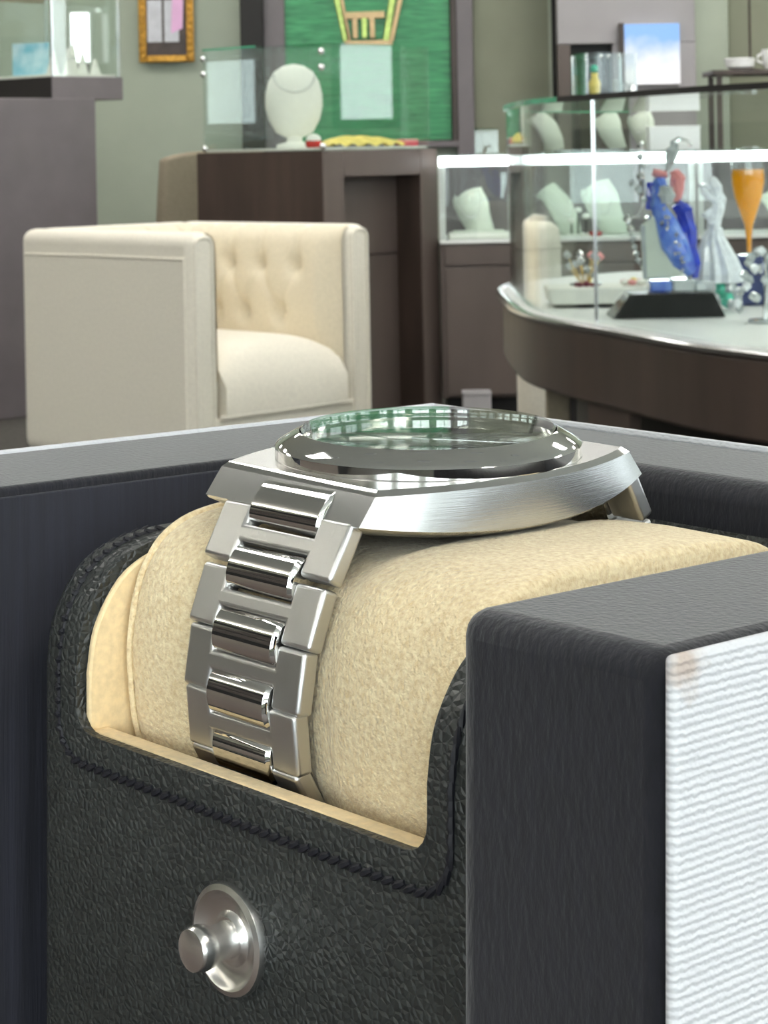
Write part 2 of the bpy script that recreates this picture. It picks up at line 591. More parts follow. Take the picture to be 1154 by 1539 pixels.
# ------------------------------------------------------------------ sales desk that carries the watch box (below the frame)
DESK_H = 116.0
fgc = FG @ L3(-185, 180, DESK_H)
zd = min((FG @ L3(a, b, DESK_H)).z for a in (-256, -114) for b in (130, 245)) - .0005
t = thing('sales_desk', 'brown wooden sales desk under the watch box', 'desk', (0.05, 0.45, 0))
MB().box(-.7, .7, -.36, .36, zd - .035, zd).build('desk_top', M['brownlam'], t, bevel=.004)
for x in (-.66, .63):
    MB().box(x, x + .03, -.32, .32, 0, zd - .035).build('side_panel', M['brownlam'], t, bevel=.003)
MB().box(-.63, .63, .26, .28, .25, zd - .035).build('modesty_panel', M['darkwood'], t, bevel=.003)

# ------------------------------------------------------------------ open watch box
A_L, A_R, BFR, BBK, HR, HB = -256.0, -114.8, 135.6, 240.5, 42.0, 116.0
WT, WH = 26.8, 1.3      # wall thickness, white cover thickness
T = FThing('watch_box', 'open watch box, black inside walls and white ribbed outer cover', 'box', (-185.4, 188, HB))
E = T.e


def wall_part(name, a0, a1, b0, b1, mat, bev, h0=HR, h1=HB):
    mb = MB()
    T.box(mb, a0, a1, b0, b1, h0, h1)
    return mb.build(name, mat, E, bevel=bev, seg=4)


def clad_wall(name, a0, a1, b0, b1, bev):
    """Padded wall: black cloth everywhere (the same lining runs down its faces)."""
    return wall_part(name, a0, a1, b0, b1, M['box_black'], bev)


clad_wall('inner_wall', A_L + WH, A_L + WT, BFR + WH, BBK - WT, .0007)
clad_wall('inner_wall', A_L + WH, A_R - WH, BBK - WT + .05, BBK - WH, .0030)
clad_wall('inner_wall', A_R - WT, A_R - WH, BFR + .2, BBK - WT, .0026)
wall_part('outer_panel', A_L, A_L + WH - .05, BFR, BBK, M['white_weave'], .0004, HR - .35)
wall_part('outer_panel', A_L + WH, A_R - WH, BBK - WH + .05, BBK, M['white_weave'], .0004, HR - .35)
wall_part('outer_panel', A_R - WH + .05, A_R, BFR - .4, BBK, M['white_weave'], .0006, HR - .2)
# thin sheet that lines the left inside wall, with a seam under the rim
wall_part('lining_sheet', A_L + WT + .05, A_L + WT + .7, BFR + WH + .5, BBK - WT - .4, M['box_navy'], .0002, HR + 1.2, HB - 4.2)
wall_part('base_board', A_L + WT, A_R - WT, BFR + 2, BBK - WT, M['box_black'], .0005, HB - 4, HB)

# ------------------------------------------------------------------ leather case inside the box
LF = 141.4                       # front plane
OA0, OA1 = -212.0, -151.3        # opening, left and right
LA0, LA1 = -220.0, -143.4
OH = 68.7                        # sill of the opening
T = FThing('leather_watch_case', 'black pebbled leather watch case with cut-out front and steel snap', 'watch case', (-181.7, 176, HB - 4.3))
E = T.e


def smooth_open(pts, n=4):
    out = []
    P_ = [Vector(p) for p in pts]
    for i in range(len(P_) - 1):
        p0, p1, p2, p3 = P_[max(i - 1, 0)], P_[i], P_[i + 1], P_[min(i + 2, len(P_) - 1)]
        for s in range(n):
            if i == 0 and s == 0:
                continue
            t = s / n
            out.append(.5 * (2 * p1 + (p2 - p0) * t + (2 * p0 - 5 * p1 + 4 * p2 - p3) * t * t + (3 * p1 - p0 - 3 * p2 + p3) * t ** 3))
    out.append(P_[-1])
    return out


arc = [(LF, 61.5), (LF + .7, 57), (LF + 2.2, 53.7), (LF + 4.6, 50.6), (LF + 7.4, 48.8), (LF + 10.8, 47.7), (LF + 15.0, 47.1), (LF + 20, 46.9)]
arc = [(LF, 61.5)] + [tuple(p) for p in smooth_open(arc)]
prof = [(LF, HB - 4.3)] + arc + [(208, 46.9), (211.5, 49), (212.5, 53), (212.5, HB - 4.3)]


def leather_fn(b, h, a):
    return T.p(a, b, h)


body = MB().prism(prof, leather_fn, LA0, LA1).build('body', M['leather'], E)
cut1 = rounded([(OA0, 30), (OA0, OH), (OA1, OH), (OA1, 30)], [0, 3.2, 3.2, 0], 5)
cutter = MB().prism(cut1, lambda a, h, b: T.p(a, b, h), 130, 209).build('cutter', M['leather'], E)
cutter2 = MB()
T.box(cutter2, OA0, OA1, LF + 1.3, 209, 40, HB - 6)
cutter2 = cutter2.build('cutter', M['leather'], E)
bv = body.modifiers.new('bevel', 'BEVEL')
bv.width, bv.segments, bv.limit_method, bv.angle_limit = .0024, 4, 'ANGLE', math.radians(60)
for c in (cutter, cutter2):
    md = body.modifiers.new('cut', 'BOOLEAN')
    md.object, md.operation, md.solver = c, 'DIFFERENCE', 'EXACT'
b2 = body.modifiers.new('soft', 'BEVEL')
b2.width, b2.segments, b2.limit_method, b2.angle_limit = .0007, 3, 'ANGLE', math.radians(50)
bpy.context.view_layer.update()
dg = bpy.context.evaluated_depsgraph_get()
me = bpy.data.meshes.new_from_object(body.evaluated_get(dg))
body.modifiers.clear()
body.data = me
for p in me.polygons:
    p.use_smooth = True
me.set_sharp_from_angle(angle=math.radians(50))
for c in (cutter, cutter2):
    bpy.data.objects.remove(c, do_unlink=True)

# tan lining: the sill strip, and a cheek inside either side panel
mb = MB()
T.box(mb, OA0 + .1, OA1 - .1, LF + 1.35, LF + 4.3, OH + .05, HB - 7)
mb.build('lining', M['lining'], E, bevel=.0004)
cheek = [(LF + 1.3, OH + .2), (LF + 1.3, 62)] + [(b + 1.3, h + .7) for b, h in arc[1:]] + [(205, 47.8), (205, HB - 8), (LF + 4.0, HB - 8), (LF + 4.0, OH + .2)]
MB().prism(cheek, leather_fn, OA0 + .05, OA0 + 1.0).build('lining', M['lining'], E, bevel=.0003)
MB().prism(cheek, leather_fn, OA1 - 1.0, OA1 - .05).build('lining', M['lining'], E, bevel=.0003)


def stitches(path, pitch, ln, r, out):
    """Short thread dashes along a path of (a, b, h) points, lifted by out towards the front."""
    mb = MB()
    pts = [Vector(p) for p in path]
    acc = 0.0
    for p, q in zip(pts[:-1], pts[1:]):
        L = (q - p).length
        d = (q - p) / L
        s = -acc
        while s < L:
            if s >= 0:
                c = p + d * s
                tilt = Vector((0, 0, -.9 * r))
                e0, e1 = c - d * ln / 2 - tilt, c + d * ln / 2 + tilt
                mid = c + Vector((0, -out, 0))
                mb.tube([T.p(*e0), T.p(*mid), T.p(*e1)], [r * .0006, r * .001, r * .0006], 6)
            s += pitch
        acc = (acc + L) % pitch
        acc = L - (s - pitch)
    return mb


off = 3.6
n = 6
cpath = []
for k in range(n + 1):       # down the left, along the sill, up the right
    an = math.pi - k / n * math.pi / 2
    cpath.append((OA0 - off + 5 + 5 * math.cos(an), LF - .05, OH + off - 5 + 5 * math.sin(an)))
rpath = []
for k in range(n + 1):
    an = math.pi / 2 - k / n * math.pi / 2
    rpath.append((OA1 + off - 5 + 5 * math.cos(an), LF - .05, OH + off - 5 + 5 * math.sin(an)))
left_up = [(OA0 - off, b - .05, h) for b, h in reversed([(b, h) for b, h in arc[:25]])]
right_up = [(OA1 + off, b - .05, h) for b, h in arc[:25]]
path = left_up + cpath + rpath + right_up
st = stitches(path, 1.62, 1.55, .46, .16).build('stitching', M['thread'], E, smooth=True)
st['kind'] = 'stuff'
gro = MB()
for s_ in (path,):
    gro.tube([T.p(a, b + .12, h) for a, b, h in s_], .0003, 6)
g = gro.build('stitch_groove', M['thread'], E, smooth=True)
edge_path = [(LA0 + 2.1, b - .02 + .25, h) for b, h in [(LF, 104), (LF, 90), (LF, 75)] + arc[:25]]
st = stitches(edge_path, 1.7, 1.3, .2, .05).build('edge_stitching', M['thread'], E, smooth=True)
st['kind'] = 'stuff'

# snap button
Ysn = LF / (0.668 + 0.744 * (352 - PX) / F)
Xsn = (352 - PX) / F * Ysn
asn = Xsn * A2[0] + Ysn * A2[1]
hsn = (1409 - PY) / F * Ysn
ctr = T.p(asn, LF, hsn)
disc = MB().lathe([(.0059, 0), (.0061, .0006), (.0059, .0012), (.0053, .00145), (.0049, .0012), (.0044, .0006), (.0030, .0004), (.0026, .0007), (.0024, .0010)], 40, ctr, (0, -1, 0)).build('snap_button', M['snap_steel'], E, smooth=True)
disc['label'] = 'polished steel snap button'
MB().lathe([(.0021, .0008), (.0019, .0020), (.0019, .0034), (.00235, .0038), (.00245, .0044), (.00245, .0054), (.0022, .0058), (.0012, .0061), (.0000001, .0062)], 32, ctr, (0, -1, 0)).build('snap_post', M['snap_steel'], disc, smooth=True, angle=30)

# ------------------------------------------------------------------ suede cushion
T = FThing('watch_cushion', 'tan suede watch cushion with the steel bracelet wrapped round it', 'cushion', (-181.7, 176, 82))
E = T.e
cp = [(147.4, 62), (147.5, 57), (148.6, 52), (150.6, 48.2), (153.4, 45.8), (157.5, 44.3), (164, 43.6), (176, 43.4), (188, 43.8), (196, 45.2), (201, 48.6), (203.6, 54), (204.2, 62), (203.4, 70), (200, 77), (193, 80.6), (176, 81.5), (160, 80.5), (152.5, 77), (148.6, 70)]
# smooth the closed outline
def catmull(pts, n=4):
    out = []
    k = len(pts)
    for i in range(k):
        p0, p1, p2, p3 = (Vector(pts[(i + j - 1) % k]) for j in range(4))
        for s in range(n):
            t = s / n
            out.append(.5 * (2 * p1 + (p2 - p0) * t + (2 * p0 - 5 * p1 + 4 * p2 - p3) * t * t + (3 * p1 - p0 - 3 * p2 + p3) * t ** 3))
    return out


CP = catmull(cp)
cc = Vector((176, 62))
CA0, CA1 = -210.9, -152.5
stations = [(CA0, 2.6), (CA0 + .25, 1.5), (CA0 + .9, .7), (CA0 + 2.0, .15), (CA0 + 4, 0), (-203, 0), (-200, .15), (-198, 1.0), (-196.5, 1.5), (-186, 1.55), (-176, 1.5), (-174.2, 1.0), (-172, .25), (-166, -.1), (-158, 0), (CA1 - 1.2, .1), (CA1 - .5, .4), (CA1, 1.2)]
mb = MB()
vs = []
for a, ins in stations:
    for p in CP:
        d = (cc - p).normalized()
        q = p + d * ins
        vs.append(T.p(a, q.x, q.y))
k = len(CP)
fs = []
for i in range(len(stations) - 1):
    for j in range(k):
        j2 = (j + 1) % k
        fs.append((i * k + j, i * k + j2, (i + 1) * k + j2, (i + 1) * k + j))
fs += [tuple(range(k)), tuple(range((len(stations) - 1) * k, len(stations) * k))]
mb.add(vs, fs)
mb.build('body', M['suede'], E, smooth=True)
for a in (CA0 + 1.2,):
    MB().tube([T.p(a, *(p + (cc - p).normalized() * .25)) for p in CP], .00045, 6, closed=True).build('end_seam', M['suede'], E, smooth=True)

# ------------------------------------------------------------------ wristwatch
WA, WB, WHT = -187.5, 175.5, 36.6
T = FThing('wristwatch', 'steel wristwatch with integrated bracelet lying on the suede cushion', 'watch', (WA, WB, 44.2))
E = T.e
sq, sp = -0.026, 0.014


def W(p, q, r):
    """Watch-case coordinates (mm): p across, q towards the back, r up from the case top, tilted a little."""
    return T.p(WA + p, WB + q, WHT + sq * q + sp * p - r)


def case_half(q, L):
    s = min(1.0, abs(q) / L)
    return 18.9 - 5.2 * s * s


def case_ring(L, inset, rfun):
    n = 28
    pts = []
    for i in range(n + 1):
        q = -L + 2 * L * i / n
        pts.append((case_half(q, L) - inset, q))
    pts += [(-x, q) for x, q in reversed(pts)]
    return [W(x, q, rfun(q)) for x, q in pts]


levels = [
    (21.6, 2.2, lambda q: -6.6 + 1.9 * (q / 22) ** 2),
    (22.9, .35, lambda q: -6.0 + 1.9 * (q / 22) ** 2),
    (23.1, .0, lambda q: -5.7 + 1.9 * (q / 22) ** 2),
    (20.75, .0, lambda q: -.6),
    (19.95, .55, lambda q: .0),
]
mb = MB()
rings = [case_ring(*l) for l in levels]
k = len(rings[0])
half = k // 2
vs = [p for r_ in rings for p in r_]
o0 = len(mb.v)
fs, ms = [], []
for i in range(len(rings) - 1):
    for j in range(k):
        j2 = (j + 1) % k
        fs.append((i * k + j, i * k + j2, (i + 1) * k + j2, (i + 1) * k + j))
        ms.append(1 if i == 3 or i == 1 else 0)
fs += [tuple(range(k)), tuple(range((len(rings) - 1) * k, len(rings) * k))]
ms += [0, 0]
mb.v += vs
mb.f += fs
mb.m += ms
mb.build('case', [M['brushed_case'], M['polished']], E, smooth=True, angle=20)
axis = (W(0, 0, 1) - W(0, 0, 0)).normalized()
# a direction square to the tilted top plane
axis = ((W(1, 0, 0) - W(0, 0, 0)).cross(W(0, 1, 0) - W(0, 0, 0))).normalized()
if axis.z < 0:
    axis = -axis
c0 = W(0, 0, 0)
mm = .001
MB().lathe([(18.25 * mm, -.3 * mm), (18.45 * mm, .1 * mm), (18.45 * mm, 1.35 * mm), (18.25 * mm, 1.6 * mm), (17.7 * mm, 1.95 * mm), (15.75 * mm, 3.05 * mm), (15.5 * mm, 3.1 * mm), (15.4 * mm, 2.2 * mm), (15.4 * mm, 1.0 * mm)], 128, c0, axis).build('bezel', M['polished'], E, smooth=True, angle=18)
MB().lathe([(15.35 * mm, 1.9 * mm), (15.35 * mm, 3.25 * mm), (15.1 * mm, 3.5 * mm), (12 * mm, 3.62 * mm), (8 * mm, 3.7 * mm), (4 * mm, 3.74 * mm), (.01 * mm, 3.75 * mm)], 128, c0, axis).build('crystal', M['crystal'], E, smooth=True, angle=30)
MB().lathe([(16.2 * mm, -6.7 * mm), (16.6 * mm, -6.4 * mm), (16.6 * mm, -4.5 * mm)], 64, c0, axis).build('case_back', M['satin'], E, smooth=True)
dial = MB().lathe([(15.3 * mm, 1.0 * mm), (15.3 * mm, 1.2 * mm), (.01 * mm, 1.2 * mm)], 96, c0, axis).build('dial', M['dial'], E)
xa = (W(1, 0, 0) - c0).normalized()
ya = axis.cross(xa).normalized()


def on_dial(x, y, z):
    return c0 + xa * x * mm + ya * y * mm + axis * z * mm


for i in range(12):
    an = math.pi * 2 * i / 12
    ca, sa = math.cos(an), math.sin(an)
    mb = MB()
    w_, r0, r1 = (.45, 10.2, 13.6)
    pts = [(r0, -w_), (r1, -w_), (r1, w_), (r0, w_)]
    mb.prism(pts, lambda u, v, t_: on_dial(u * ca - v * sa, u * sa + v * ca, t_), 1.15, 1.6)
    mb.build('hour_marker', M['polished'], dial)
for an, ln in ((2.2, 8.0), (.5, 12.0)):
    ca, sa = math.cos(an), math.sin(an)
    MB().prism([(-2, -.5), (ln, -.4), (ln, .4), (-2, .5)], lambda u, v, t_: on_dial(u * ca - v * sa, u * sa + v * ca, t_), 1.75, 1.95).build('watch_hand', M['polished'], dial)
MB().lathe([(14.0 * mm, 1.2 * mm), (15.3 * mm, 2.1 * mm), (15.34 * mm, 2.1 * mm), (15.3 * mm, 1.2 * mm)], 96, c0, axis).build('inner_ring', M['satin'], dial, smooth=True)

# bracelet: brushed H-shaped links with polished bars between them
BA = -186.2


class Lk:
    def __init__(self, b, h, tb, th, back=False):
        n = math.hypot(tb, th)
        self.c, self.t = (b, h), (tb / n, th / n)
        s = 1 if not back else -1
        self.n = (-self.t[1] * s, self.t[0] * s)   # (db, dh): outwards

    def P(self, u, v, w):
        b = self.c[0] + self.t[0] * v + self.n[0] * w
        h = self.c[1] + self.t[1] * v + self.n[1] * w
        return T.p(BA + u, b, h)


def brushed_link(lk, Wd, Wc, ln, thick, bar):
    hw, hc, hl = Wd / 2, Wc / 2, ln / 2
    pts = [(-hw, -hl), (-hc, -hl), (-hc, -bar), (hc, -bar), (hc, -hl), (hw, -hl), (hw, hl), (hc, hl), (hc, bar), (-hc, bar), (-hc, hl), (-hw, hl)]
    mb = MB().prism(pts, lambda u, v, w: lk.P(u, v, w), -thick, 0)
    return mb.build('bracelet_link', M['brushed'], E, bevel=.0005, seg=4, angle=50)


def centre_bar(lk, Wc, ln, parent, rise=.85, name='centre_link'):
    hl = ln / 2
    prof_ = [(-hl, -1.9), (-hl, -.35), (-hl * .93, .0), (-hl * .78, rise * .45), (-hl * .5, rise * .82), (-hl * .2, rise), (hl * .2, rise), (hl * .5, rise * .82), (hl * .78, rise * .45), (hl * .93, .0), (hl, -.35), (hl, -1.9)]
    mb = MB()
    us = [(-Wc / 2, .45), (-Wc / 2 + .35, 0), (Wc / 2 - .35, 0), (Wc / 2, .45)]
    vs = []
    for u, dn in us:
        for v, w in prof_:
            vs.append(lk.P(u, v * (1 - dn * .08), w - dn))
    k_ = len(prof_)
    fs = []
    for i in range(3):
        for j in range(k_):
            j2 = (j + 1) % k_
            fs.append((i * k_ + j, i * k_ + j2, (i + 1) * k_ + j2, (i + 1) * k_ + j))
    fs += [tuple(range(k_)), tuple(range(3 * k_, 4 * k_))]
    mb.add(vs, fs)
    return mb.build(name, M['polished'], parent, smooth=True, angle=33)


front = [(150.75, 43.6, -3.2, 5.7, 22.6, 11.8), (147.75, 50.55, -2.35, 6.2, 21.6, 11.3), (146.0, 57.35, -1.05, 6.6, 20.6, 10.8), (145.7, 64.2, .65, 6.6, 19.6, 10.3), (147.6, 70.6, 3.2, 5.6, 18.8, 9.8)]
links = [Lk(*f[:4]) for f in front]
objs = []
for lk, f in zip(links, front):
    objs.append(brushed_link(lk, f[4], f[5] + .25, 6.85, 2.2, 1.0))
# polished bars across the joints
def between(l0, l1, s=.5):
    b = (l0.c[0] + l1.c[0]) / 2
    h = (l0.c[1] + l1.c[1]) / 2
    t0, t1 = l0.t, l1.t
    return b, h, t0[0] + t1[0], t0[1] + t1[1]
for i in range(4):
    k_ = Lk(*between(links[i], links[i + 1]))
    bulge = .12
    k_.c = (k_.c[0] + k_.n[0] * bulge, k_.c[1] + k_.n[1] * bulge)
    centre_bar(k_, (front[i][5] + front[i + 1][5]) / 2, 4.85, objs[i])
k_ = Lk(153.4, 40.0, -3.7, 4.5)
el = centre_bar(k_, 12.5, 5.6, E, .8, 'end_link')
back = [(351.2 - f[0], f[1] - 1.5, -f[2], f[3], f[4], f[5]) for f in front[:3]]
links = [Lk(*f[:4], back=True) for f in back]
for i, (lk, f) in enumerate(zip(links, back)):
    o = brushed_link(lk, f[4], f[5] + .25, 6.85, 2.2, 1.0)
    if i < 2:
        k2 = Lk(*between(links[i], links[i + 1]), back=True)
        centre_bar(k2, f[5], 4.85, o)

# ------------------------------------------------------------------ shop furniture and what stands on it
random.seed(7)
D45 = math.radians(45)
M['cream'] = surf('cream_upholstery', srgb(231, 225, 211), 0.95, var=0.06, vscale=150, bump=0.35, bscale=700, sheen=0.25, spec=0.15)
M['creamtuft'] = surf('cream_button_cloth', srgb(222, 212, 190), 0.95, var=0.06, vscale=150, bump=0.3, bscale=700, spec=0.15)
M['taupe'] = surf('taupe_upholstery', srgb(150, 140, 122), 0.95, var=0.08, vscale=120, bump=0.3, bscale=500, spec=0.15)
M['caseglass'] = glass('display_glass', (0.96, 0.985, 0.975, 1), 0.05)
M['greenedge'] = surf('green_glass_edge', srgb(70, 170, 130), 0.15, var=0.15, vscale=30, spec=0.8)
M['linen'] = surf('white_display_linen', srgb(236, 236, 228), 0.85, var=0.03, vscale=90, bump=0.2, bscale=500)
M['paleleather'] = surf('pale_green_leatherette', srgb(214, 222, 208), 0.6, var=0.04, vscale=60, bump=0.1, bscale=300)
M['whitelam'] = surf('white_laminate', srgb(235, 236, 234), 0.35, var=0.02, vscale=10)
M['steeltrim'] = surf('chrome_trim', (0.75, 0.76, 0.77, 1), 0.15, metal=1.0, bump=.02, bscale=60)
M['led'] = emissive('led_strip', (0.93, 0.98, 1.0, 1), 6.0)
M['gold'] = surf('gold_metal', (0.86, 0.62, 0.25, 1), 0.25, metal=1.0, bump=0.05, bscale=120)
M['goldframe'] = surf('gilded_wood', srgb(196, 146, 62), 0.4, metal=0.55, var=0.3, vscale=60, bump=0.3, bscale=120)
M['silver'] = surf('silver_beads', (0.85, 0.85, 0.86, 1), 0.12, metal=1.0, bump=.02, bscale=300)
M['crystal_clear'] = surf('cut_crystal', srgb(228, 236, 238), 0.06, var=0.1, vscale=60, spec=1.0, coat=1.0)
M['crystal_clear'].node_tree.nodes['Principled BSDF'].inputs['Transmission Weight'].default_value = 0.45
M['crystal_blue'] = surf('blue_crystal', srgb(52, 92, 214), 0.1, var=0.35, vscale=50, spec=1.0, coat=.6, col2=srgb(120, 160, 240))
M['crystal_deep'] = surf('deep_blue_crystal', srgb(30, 58, 190), 0.12, var=0.3, vscale=60, spec=.9)
M['pink'] = surf('pink_enamel', srgb(232, 150, 150), 0.3, var=0.1, vscale=40)
M['rose'] = surf('rose_cloth', srgb(214, 70, 90), 0.5, var=0.15, vscale=60)
M['red'] = surf('red_enamel', srgb(190, 40, 34), 0.25, var=0.2, vscale=60)
M['maroon'] = surf('maroon_ribbon', srgb(110, 30, 52), 0.4, var=0.2, vscale=60)
M['yellow'] = surf('yellow_satin', srgb(240, 218, 120), 0.5, var=0.15, vscale=40)
M['juice'] = surf('orange_juice', srgb(255, 164, 0), 0.2, var=0.05, vscale=30, spec=.6)
M['flute'] = glass('flute_glass', (0.98, 0.99, 0.99, 1), 0.05)
M['navybox'] = surf('navy_velvet', srgb(56, 66, 108), 0.8, var=0.15, vscale=90, sheen=.3)
M['aqua'] = surf('aqua_card', srgb(90, 178, 205), 0.5, var=0.3, vscale=14, col2=srgb(225, 242, 245))
M['green_crystal'] = surf('green_crystal', srgb(90, 200, 170), 0.1, var=0.3, vscale=60, spec=1.0)
M['plastic_white'] = surf('white_plastic', srgb(236, 236, 236), 0.4, var=.02)


def green_silk():
    m, nt, p = new_mat('green_watered_panel')
    N, L = nt.nodes, nt.links
    tc = N.new('ShaderNodeTexCoord')
    mp = N.new('ShaderNodeMapping'); mp.inputs['Scale'].default_value = (2.0, 1, 22)
    L.new(tc.outputs['Object'], mp.inputs[0])
    n = N.new('ShaderNodeTexNoise'); n.inputs['Scale'].default_value = 4.0; n.inputs['Detail'].default_value = 5
    n.inputs['Distortion'].default_value = .8
    L.new(mp.outputs[0], n.inputs['Vector'])
    r = N.new('ShaderNodeValToRGB')
    r.color_ramp.elements[0].position, r.color_ramp.elements[0].color = .3, srgb(28, 118, 72)
    r.color_ramp.elements[1].position, r.color_ramp.elements[1].color = .72, srgb(74, 170, 112)
    L.new(n.outputs['Fac'], r.inputs[0]); L.new(r.outputs[0], p.inputs['Base Color'])
    b = N.new('ShaderNodeBump'); b.inputs['Strength'].default_value = .35; b.inputs['Distance'].default_value = .01
    L.new(n.outputs['Fac'], b.inputs['Height']); L.new(b.outputs[0], p.inputs['Normal'])
    p.inputs['Roughness'].default_value = .3
    return m


M['greensilk'] = green_silk()


def sky_print():
    """Printed picture: blue sky at the top, pale cloud and a faint tower below."""
    m, nt, p = new_mat('sky_print')
    N, L = nt.nodes, nt.links
    tc = N.new('ShaderNodeTexCoord')
    sx = N.new('ShaderNodeSeparateXYZ'); L.new(tc.outputs['Object'], sx.inputs[0])
    n = N.new('ShaderNodeTexNoise'); n.inputs['Scale'].default_value = 14; n.inputs['Detail'].default_value = 5
    L.new(tc.outputs['Object'], n.inputs['Vector'])
    ma = N.new('ShaderNodeMath'); ma.operation = 'MULTIPLY_ADD'; ma.inputs[1].default_value = .14
    L.new(n.outputs['Fac'], ma.inputs[0]); L.new(sx.outputs['Z'], ma.inputs[2])
    r = N.new('ShaderNodeValToRGB')
    e = r.color_ramp.elements
    e[0].position, e[0].color = .12, srgb(240, 238, 242)
    e[1].position, e[1].color = .27, srgb(128, 172, 238)
    x = e.new(.19); x.color = srgb(206, 214, 236)
    L.new(ma.outputs[0], r.inputs[0]); L.new(r.outputs[0], p.inputs['Base Color'])
    L.new(r.outputs[0], p.inputs['Emission Color'])
    p.inputs['Emission Strength'].default_value = .25
    p.inputs['Roughness'].default_value = .3
    return m


M['skyprint'] = sky_print()


def glass_box(parent, w, d, z0, h, th=.006, edge=None, top=True):
    """Four standing panes and a lid, each its own part, in the parent's frame (x 0..w, y 0..d)."""
    g = M['caseglass']
    MB().box(0, w, 0, th, z0, z0 + h).build('glass_pane', g, parent)
    MB().box(0, w, d - th, d, z0, z0 + h).build('glass_pane', g, parent)
    MB().box(0, th, th, d - th, z0, z0 + h).build('glass_pane', g, parent)
    MB().box(w - th, w, th, d - th, z0, z0 + h).build('glass_pane', g, parent)
    if top:
        MB().box(0, w, 0, d, z0 + h + .0005, z0 + h + .0005 + th).build('glass_lid', g, parent)
    if edge:
        s = .0035
        for x, y in ((0, 0), (w, 0), (0, d), (w, d)):
            MB().box(x - s, x + s, y - s, y + s, z0, z0 + h).build('edge_strip', edge, parent, bevel=.001)


def beads(path, r, mat, name, parent, n=None):
    mb = MB()
    for p in path:
        mb.ball(p, r, 8, 5)
    return mb.build(name, mat, parent, smooth=True)


def bust(name, label, loc, rotz, w, h, mat, necklace=True, group=None, bead=None, lean=-.42):
    """Leaf-shaped necklace stand: a curved pad leaning back on a foot."""
    t = thing(name, label, 'necklace stand', loc, rotz, group)
    nu, nv = 13, 15

    def front(u, v, off):
        s = v
        hw = w / 2 * (.52 + .16 * math.sin(math.pi * s) + .10 * math.exp(-((s - .72) / .16) ** 2))
        x = (u - .5) * 2
        y = -.10 * h * math.sin(s * 2.4) + .32 * h * s * s + .10 * w * (x * x) + off
        return Vector((x * hw + lean * h * (s - .15), y, .02 * h + s * h * (1 - .05 * x * x - .12 * (1 - x) * (s > .8) * s)))
    mb = MB()
    mb.grid(lambda u, v: front(u, v, 0), nu, nv)
    mb.grid(lambda u, v: front(u, v, .012), nu, nv)
    o = nu * nv
    rim = [(j * nu) for j in range(nv)] + [(nv - 1) * nu + i for i in range(1, nu)] + [j * nu + nu - 1 for j in range(nv - 2, -1, -1)] + [i for i in range(nu - 2, 0, -1)]
    for a_, b_ in zip(rim, rim[1:] + rim[:1]):
        mb.f.append((a_, b_, b_ + o, a_ + o)); mb.m.append(0)
    mb.build('pad', mat, t, smooth=True, angle=50)
    MB().prism([(-.02 * h, 0), (.40 * h, 0), (.40 * h, .02 * h), (.27 * h, .6 * h), (.24 * h, .6 * h), (.03 * h, .03 * h)], lambda u, v, s: Vector((s, u, v)), -w * .12, w * .12).build('foot', mat, t, bevel=.002)
    if necklace:
        pts = []
        for k in range(21):
            an = math.pi * (k / 20)
            u = .5 + .40 * math.cos(an)
            v = .88 - .52 * math.sin(an)
            p = front(u, v, -.005)
            pts.append(p)
        beads(pts, bead or h * .018, M['silver'], 'necklace', t)
    return t


